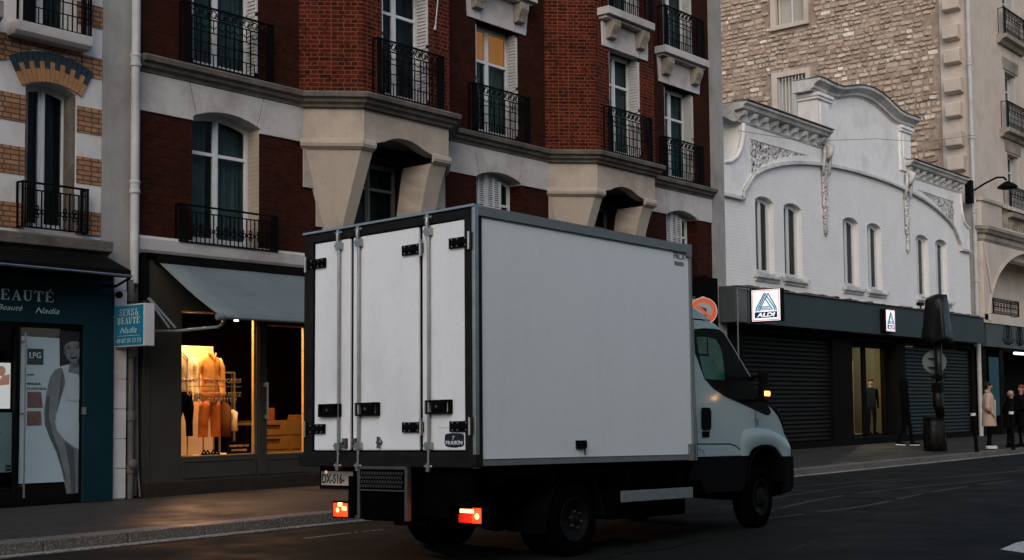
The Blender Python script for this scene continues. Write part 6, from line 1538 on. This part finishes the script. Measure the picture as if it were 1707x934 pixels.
belt = [(3.425, 1.20), (3.432, 1.10), (3.503, .994), (3.588, .855), (3.768, .738), (3.99, .66), (4.297, .593), (4.613, .519), (4.80, .474)]
win_blk = [(3.425, 1.352), (3.60, 1.372), (3.80, 1.378), (3.90, 1.375), (3.985, 1.34), (4.10, 1.235), (4.28, 1.07), (4.55, .82), (4.73, .655), (4.90, .548), (4.93, .50), (4.88, .466)]+list(reversed(belt))
g_in = [(3.453, 1.275), (3.64, 1.285), (3.84, 1.268), (3.92, 1.20), (3.963, 1.12), (3.985, 1.0), (3.991, .833), (3.60, .838), (3.56, .92), (3.51, 1.06)]
for yy, sg in ((yA, 1), (yB, -1)):
    fn = lambda u, v, d: (u, yy+sg*d, v)
    m = MB(); m.poly([(3.30, .02)]+[(3.30, 1.44), (3.42, 1.450)]+[(p[0]-.0, p[1]-.028) for p in roof[2:]]+[(p[0]-.02, p[1]-.022) for p in hood[:8]]+[(5.36, .0), (5.172, .005)]+list(reversed(arch_pts[:-1])), [g_in], fn, .0, .03)
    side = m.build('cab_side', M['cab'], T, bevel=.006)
    m = MB(); m.poly(win_blk, [g_in], fn, -.006, -.001); m.build('window_surround', M['gloss_black'], side)
    m = MB(); m.poly([(p[0]*1.0, p[1]) for p in g_in], [], fn, .0, .006); m.build('side_glass', M['cabglass'], side)
    m = MB()
    for (x0, z0, x1, z1) in ((3.49, 1.08, 3.70, 1.10), (3.66, 1.08, 3.68, 1.27)): m.box(x0, min(yy-sg*.002, yy), z0, x1, max(yy-sg*.002, yy), z1)
    if sg > 0: m.build('inner_edge', M['gloss_black'], side)
    # bulged arch flare, door seams, handle, crease, sill
    m = MB(); nA = len(arch_pts); o_ = [(4.30, .02), (4.27, .20), (4.33, .30), (4.46, .322), (4.60, .328), (4.80, .322), (4.95, .302), (5.08, .268), (5.22, .215), (5.33, .14), (5.365, .08), (5.34, .005)]
    rings = []
    inner = [arch_pts[0]]+arch_pts+[arch_pts[-1]]
    for f, dd in ((0, .0), (.05, -.006), (.5, -.011), (.85, -.010), (1, .002)):
        rings.append([(inner[k][0]*(1-f)+o_[k][0]*f, inner[k][1]*(1-f)+o_[k][1]*f, dd) for k in range(12)])
    for r_ in rings: m.v += [fn(*p) for p in r_]
    for a in range(4):
        for k in range(11): m.f.append((a*12+k, a*12+k+1, (a+1)*12+k+1, (a+1)*12+k)); m.m.append(0)
    m.build('wheel_arch_flare', M['cab'], side, smooth=True)
    m = MB()
    def seam(pts, w=.006): ribbon(m, pts, w, fn, -.0015, .002)
    seam([(3.412, 1.44), (3.408, .80), (3.44, .35), (3.445, .03)]); seam([(4.607, .515), (4.60, .33)]); seam([(3.44, .155), (4.08, .152), (4.18, .13), (4.27, .085)], .012); seam([(3.46, .10), (3.54, .09), (3.575, .03)], .005)
    m.build('door_seam', M['black_plastic'], side)
    m = MB(); m.poly([(3.52, .50), (3.535, .535), (3.66, .535), (3.68, .50), (3.675, .33), (3.655, .30), (3.535, .30), (3.515, .33)], [], fn, -.028, -.0005); m.poly([(3.53, .225), (3.66, .225), (3.665, .285), (3.525, .285)], [], fn, -.012, -.0005); m.build('door_handle', M['black_plastic'], side, bevel=.01)
    m = MB(); m.poly([(4.58, .43), (4.66, .425), (4.66, .35), (4.60, .35)], [], fn, -.004, -.0005); m.build('side_badge', M['alu'], side)
    m = MB(); m.poly([(4.925, .575), (5.04, .55), (5.12, .49), (5.18, .39), (5.20, .33), (5.13, .42), (5.05, .49)], [], fn, -.012, .01); m.build('headlight', M['gloss_black'], side, bevel=.004)
    m = MB(); m.poly([(3.30, -.22), (3.30, .018), (4.45, .018), (4.42, -.12), (4.38, -.30), (4.30, -.36), (3.6, -.36), (3.5, -.22)], [], fn, .01, .25)
    m.poly([(5.17, .0), (5.40, .0), (5.405, -.2), (5.395, -.34), (5.33, -.40), (5.20, -.40), (5.20, -.15)], [], fn, -.008, .04); split(m, 'lower_trim', M['black_plastic'], T, bevel=.008)
    m = MB(); n2 = 14
    for i in range(n2):
        a0, a1 = math.pi*i/n2, math.pi*(i+1)/n2
        q = [(4.82+r_*math.cos(a), -.28+rz_*math.sin(a)) for r_, rz_, a in ((.36, .40, a0), (.36, .40, a1), (.38, .42, a1), (.38, .42, a0))]; m.poly(q, [], fn, .01, .45)
    m.poly([(4.44+.0, -.28)]+[(4.82+.38*math.cos(math.pi*i/n2), -.28+.42*math.sin(math.pi*i/n2)) for i in range(n2, -1, -1)], [], fn, .40, .45)
    split(m, 'wheel_housing', M['black_plastic'], T)
    # mirror
    m = MB(); y_m = yy-sg*.24
    m.box(4.31, min(y_m-sg*.06, y_m+sg*.035), .60, 4.42, max(y_m-sg*.06, y_m+sg*.035), .945); m.build('mirror_housing', M['black_plastic'], T, bevel=.03)
    mm_ = T.children[-1]
    m = MB(); m.tube([(4.38, y_m, .90), (4.5, yy+sg*.02, .86)], .02, 8); m.tube([(4.38, y_m, .64), (4.5, yy+sg*.02, .62)], .02, 8); m.build('mirror_arm', M['black_plastic'], mm_)
    m = MB(); m.lathe((4.385, y_m-sg*.05, .69), (-sg*0+.3, -sg, 0), [(.0, 0), (.022, .0), (.026, .012), (.0, .03)], 14)
    m.box(4.30, min(y_m-sg*.068, y_m-sg*.061), .665, 4.40, max(y_m-sg*.068, y_m-sg*.061), .715)
    m.build('indicator', M['indic'] if sg > 0 else M['tail_dim'], mm_)
glow(4.40, -.28, .66, .5, (1, .5, .12), .03)
m = MB(); m.poly([(3.32, 1.465), (3.32, 1.64), (3.42, 1.615), (3.62, 1.555), (3.74, 1.515), (3.80, 1.49), (3.795, 1.468), (3.6, 1.475)], [], lambda u, v, d: (u, d, v), .18, 2.08); m.build('roof_deflector', M['cab'], T, bevel=.02)
m = MB(); m.box(3.34, .17, 1.45, 3.80, 2.09, 1.475); m.box(3.62, .2, 1.48, 3.72, .26, 1.5); m.build('deflector_gasket', M['black_plastic'], T)
m = MB(); m.box(3.22, .14, .0, 3.30, 2.1, 1.42); m.box(3.28, .14, .02, 3.32, 2.1, 1.43); m.build('cab_back', M['cab'], T)
m = MB(); m.tube([(4.70, .2, .69), (4.55, .8, .80), (4.48, 1.2, .87)], .01, 6); m.build('wiper', M['black_plastic'], T)
m = MB(); m.tube([(3.99, yA+.004, 1.350), (4.12, yA+.004, 1.250), (4.29, yA+.004, 1.098), (4.55, yA+.004, .86)], .006, 6); m.build('pillar_edge', M['cab'], T)
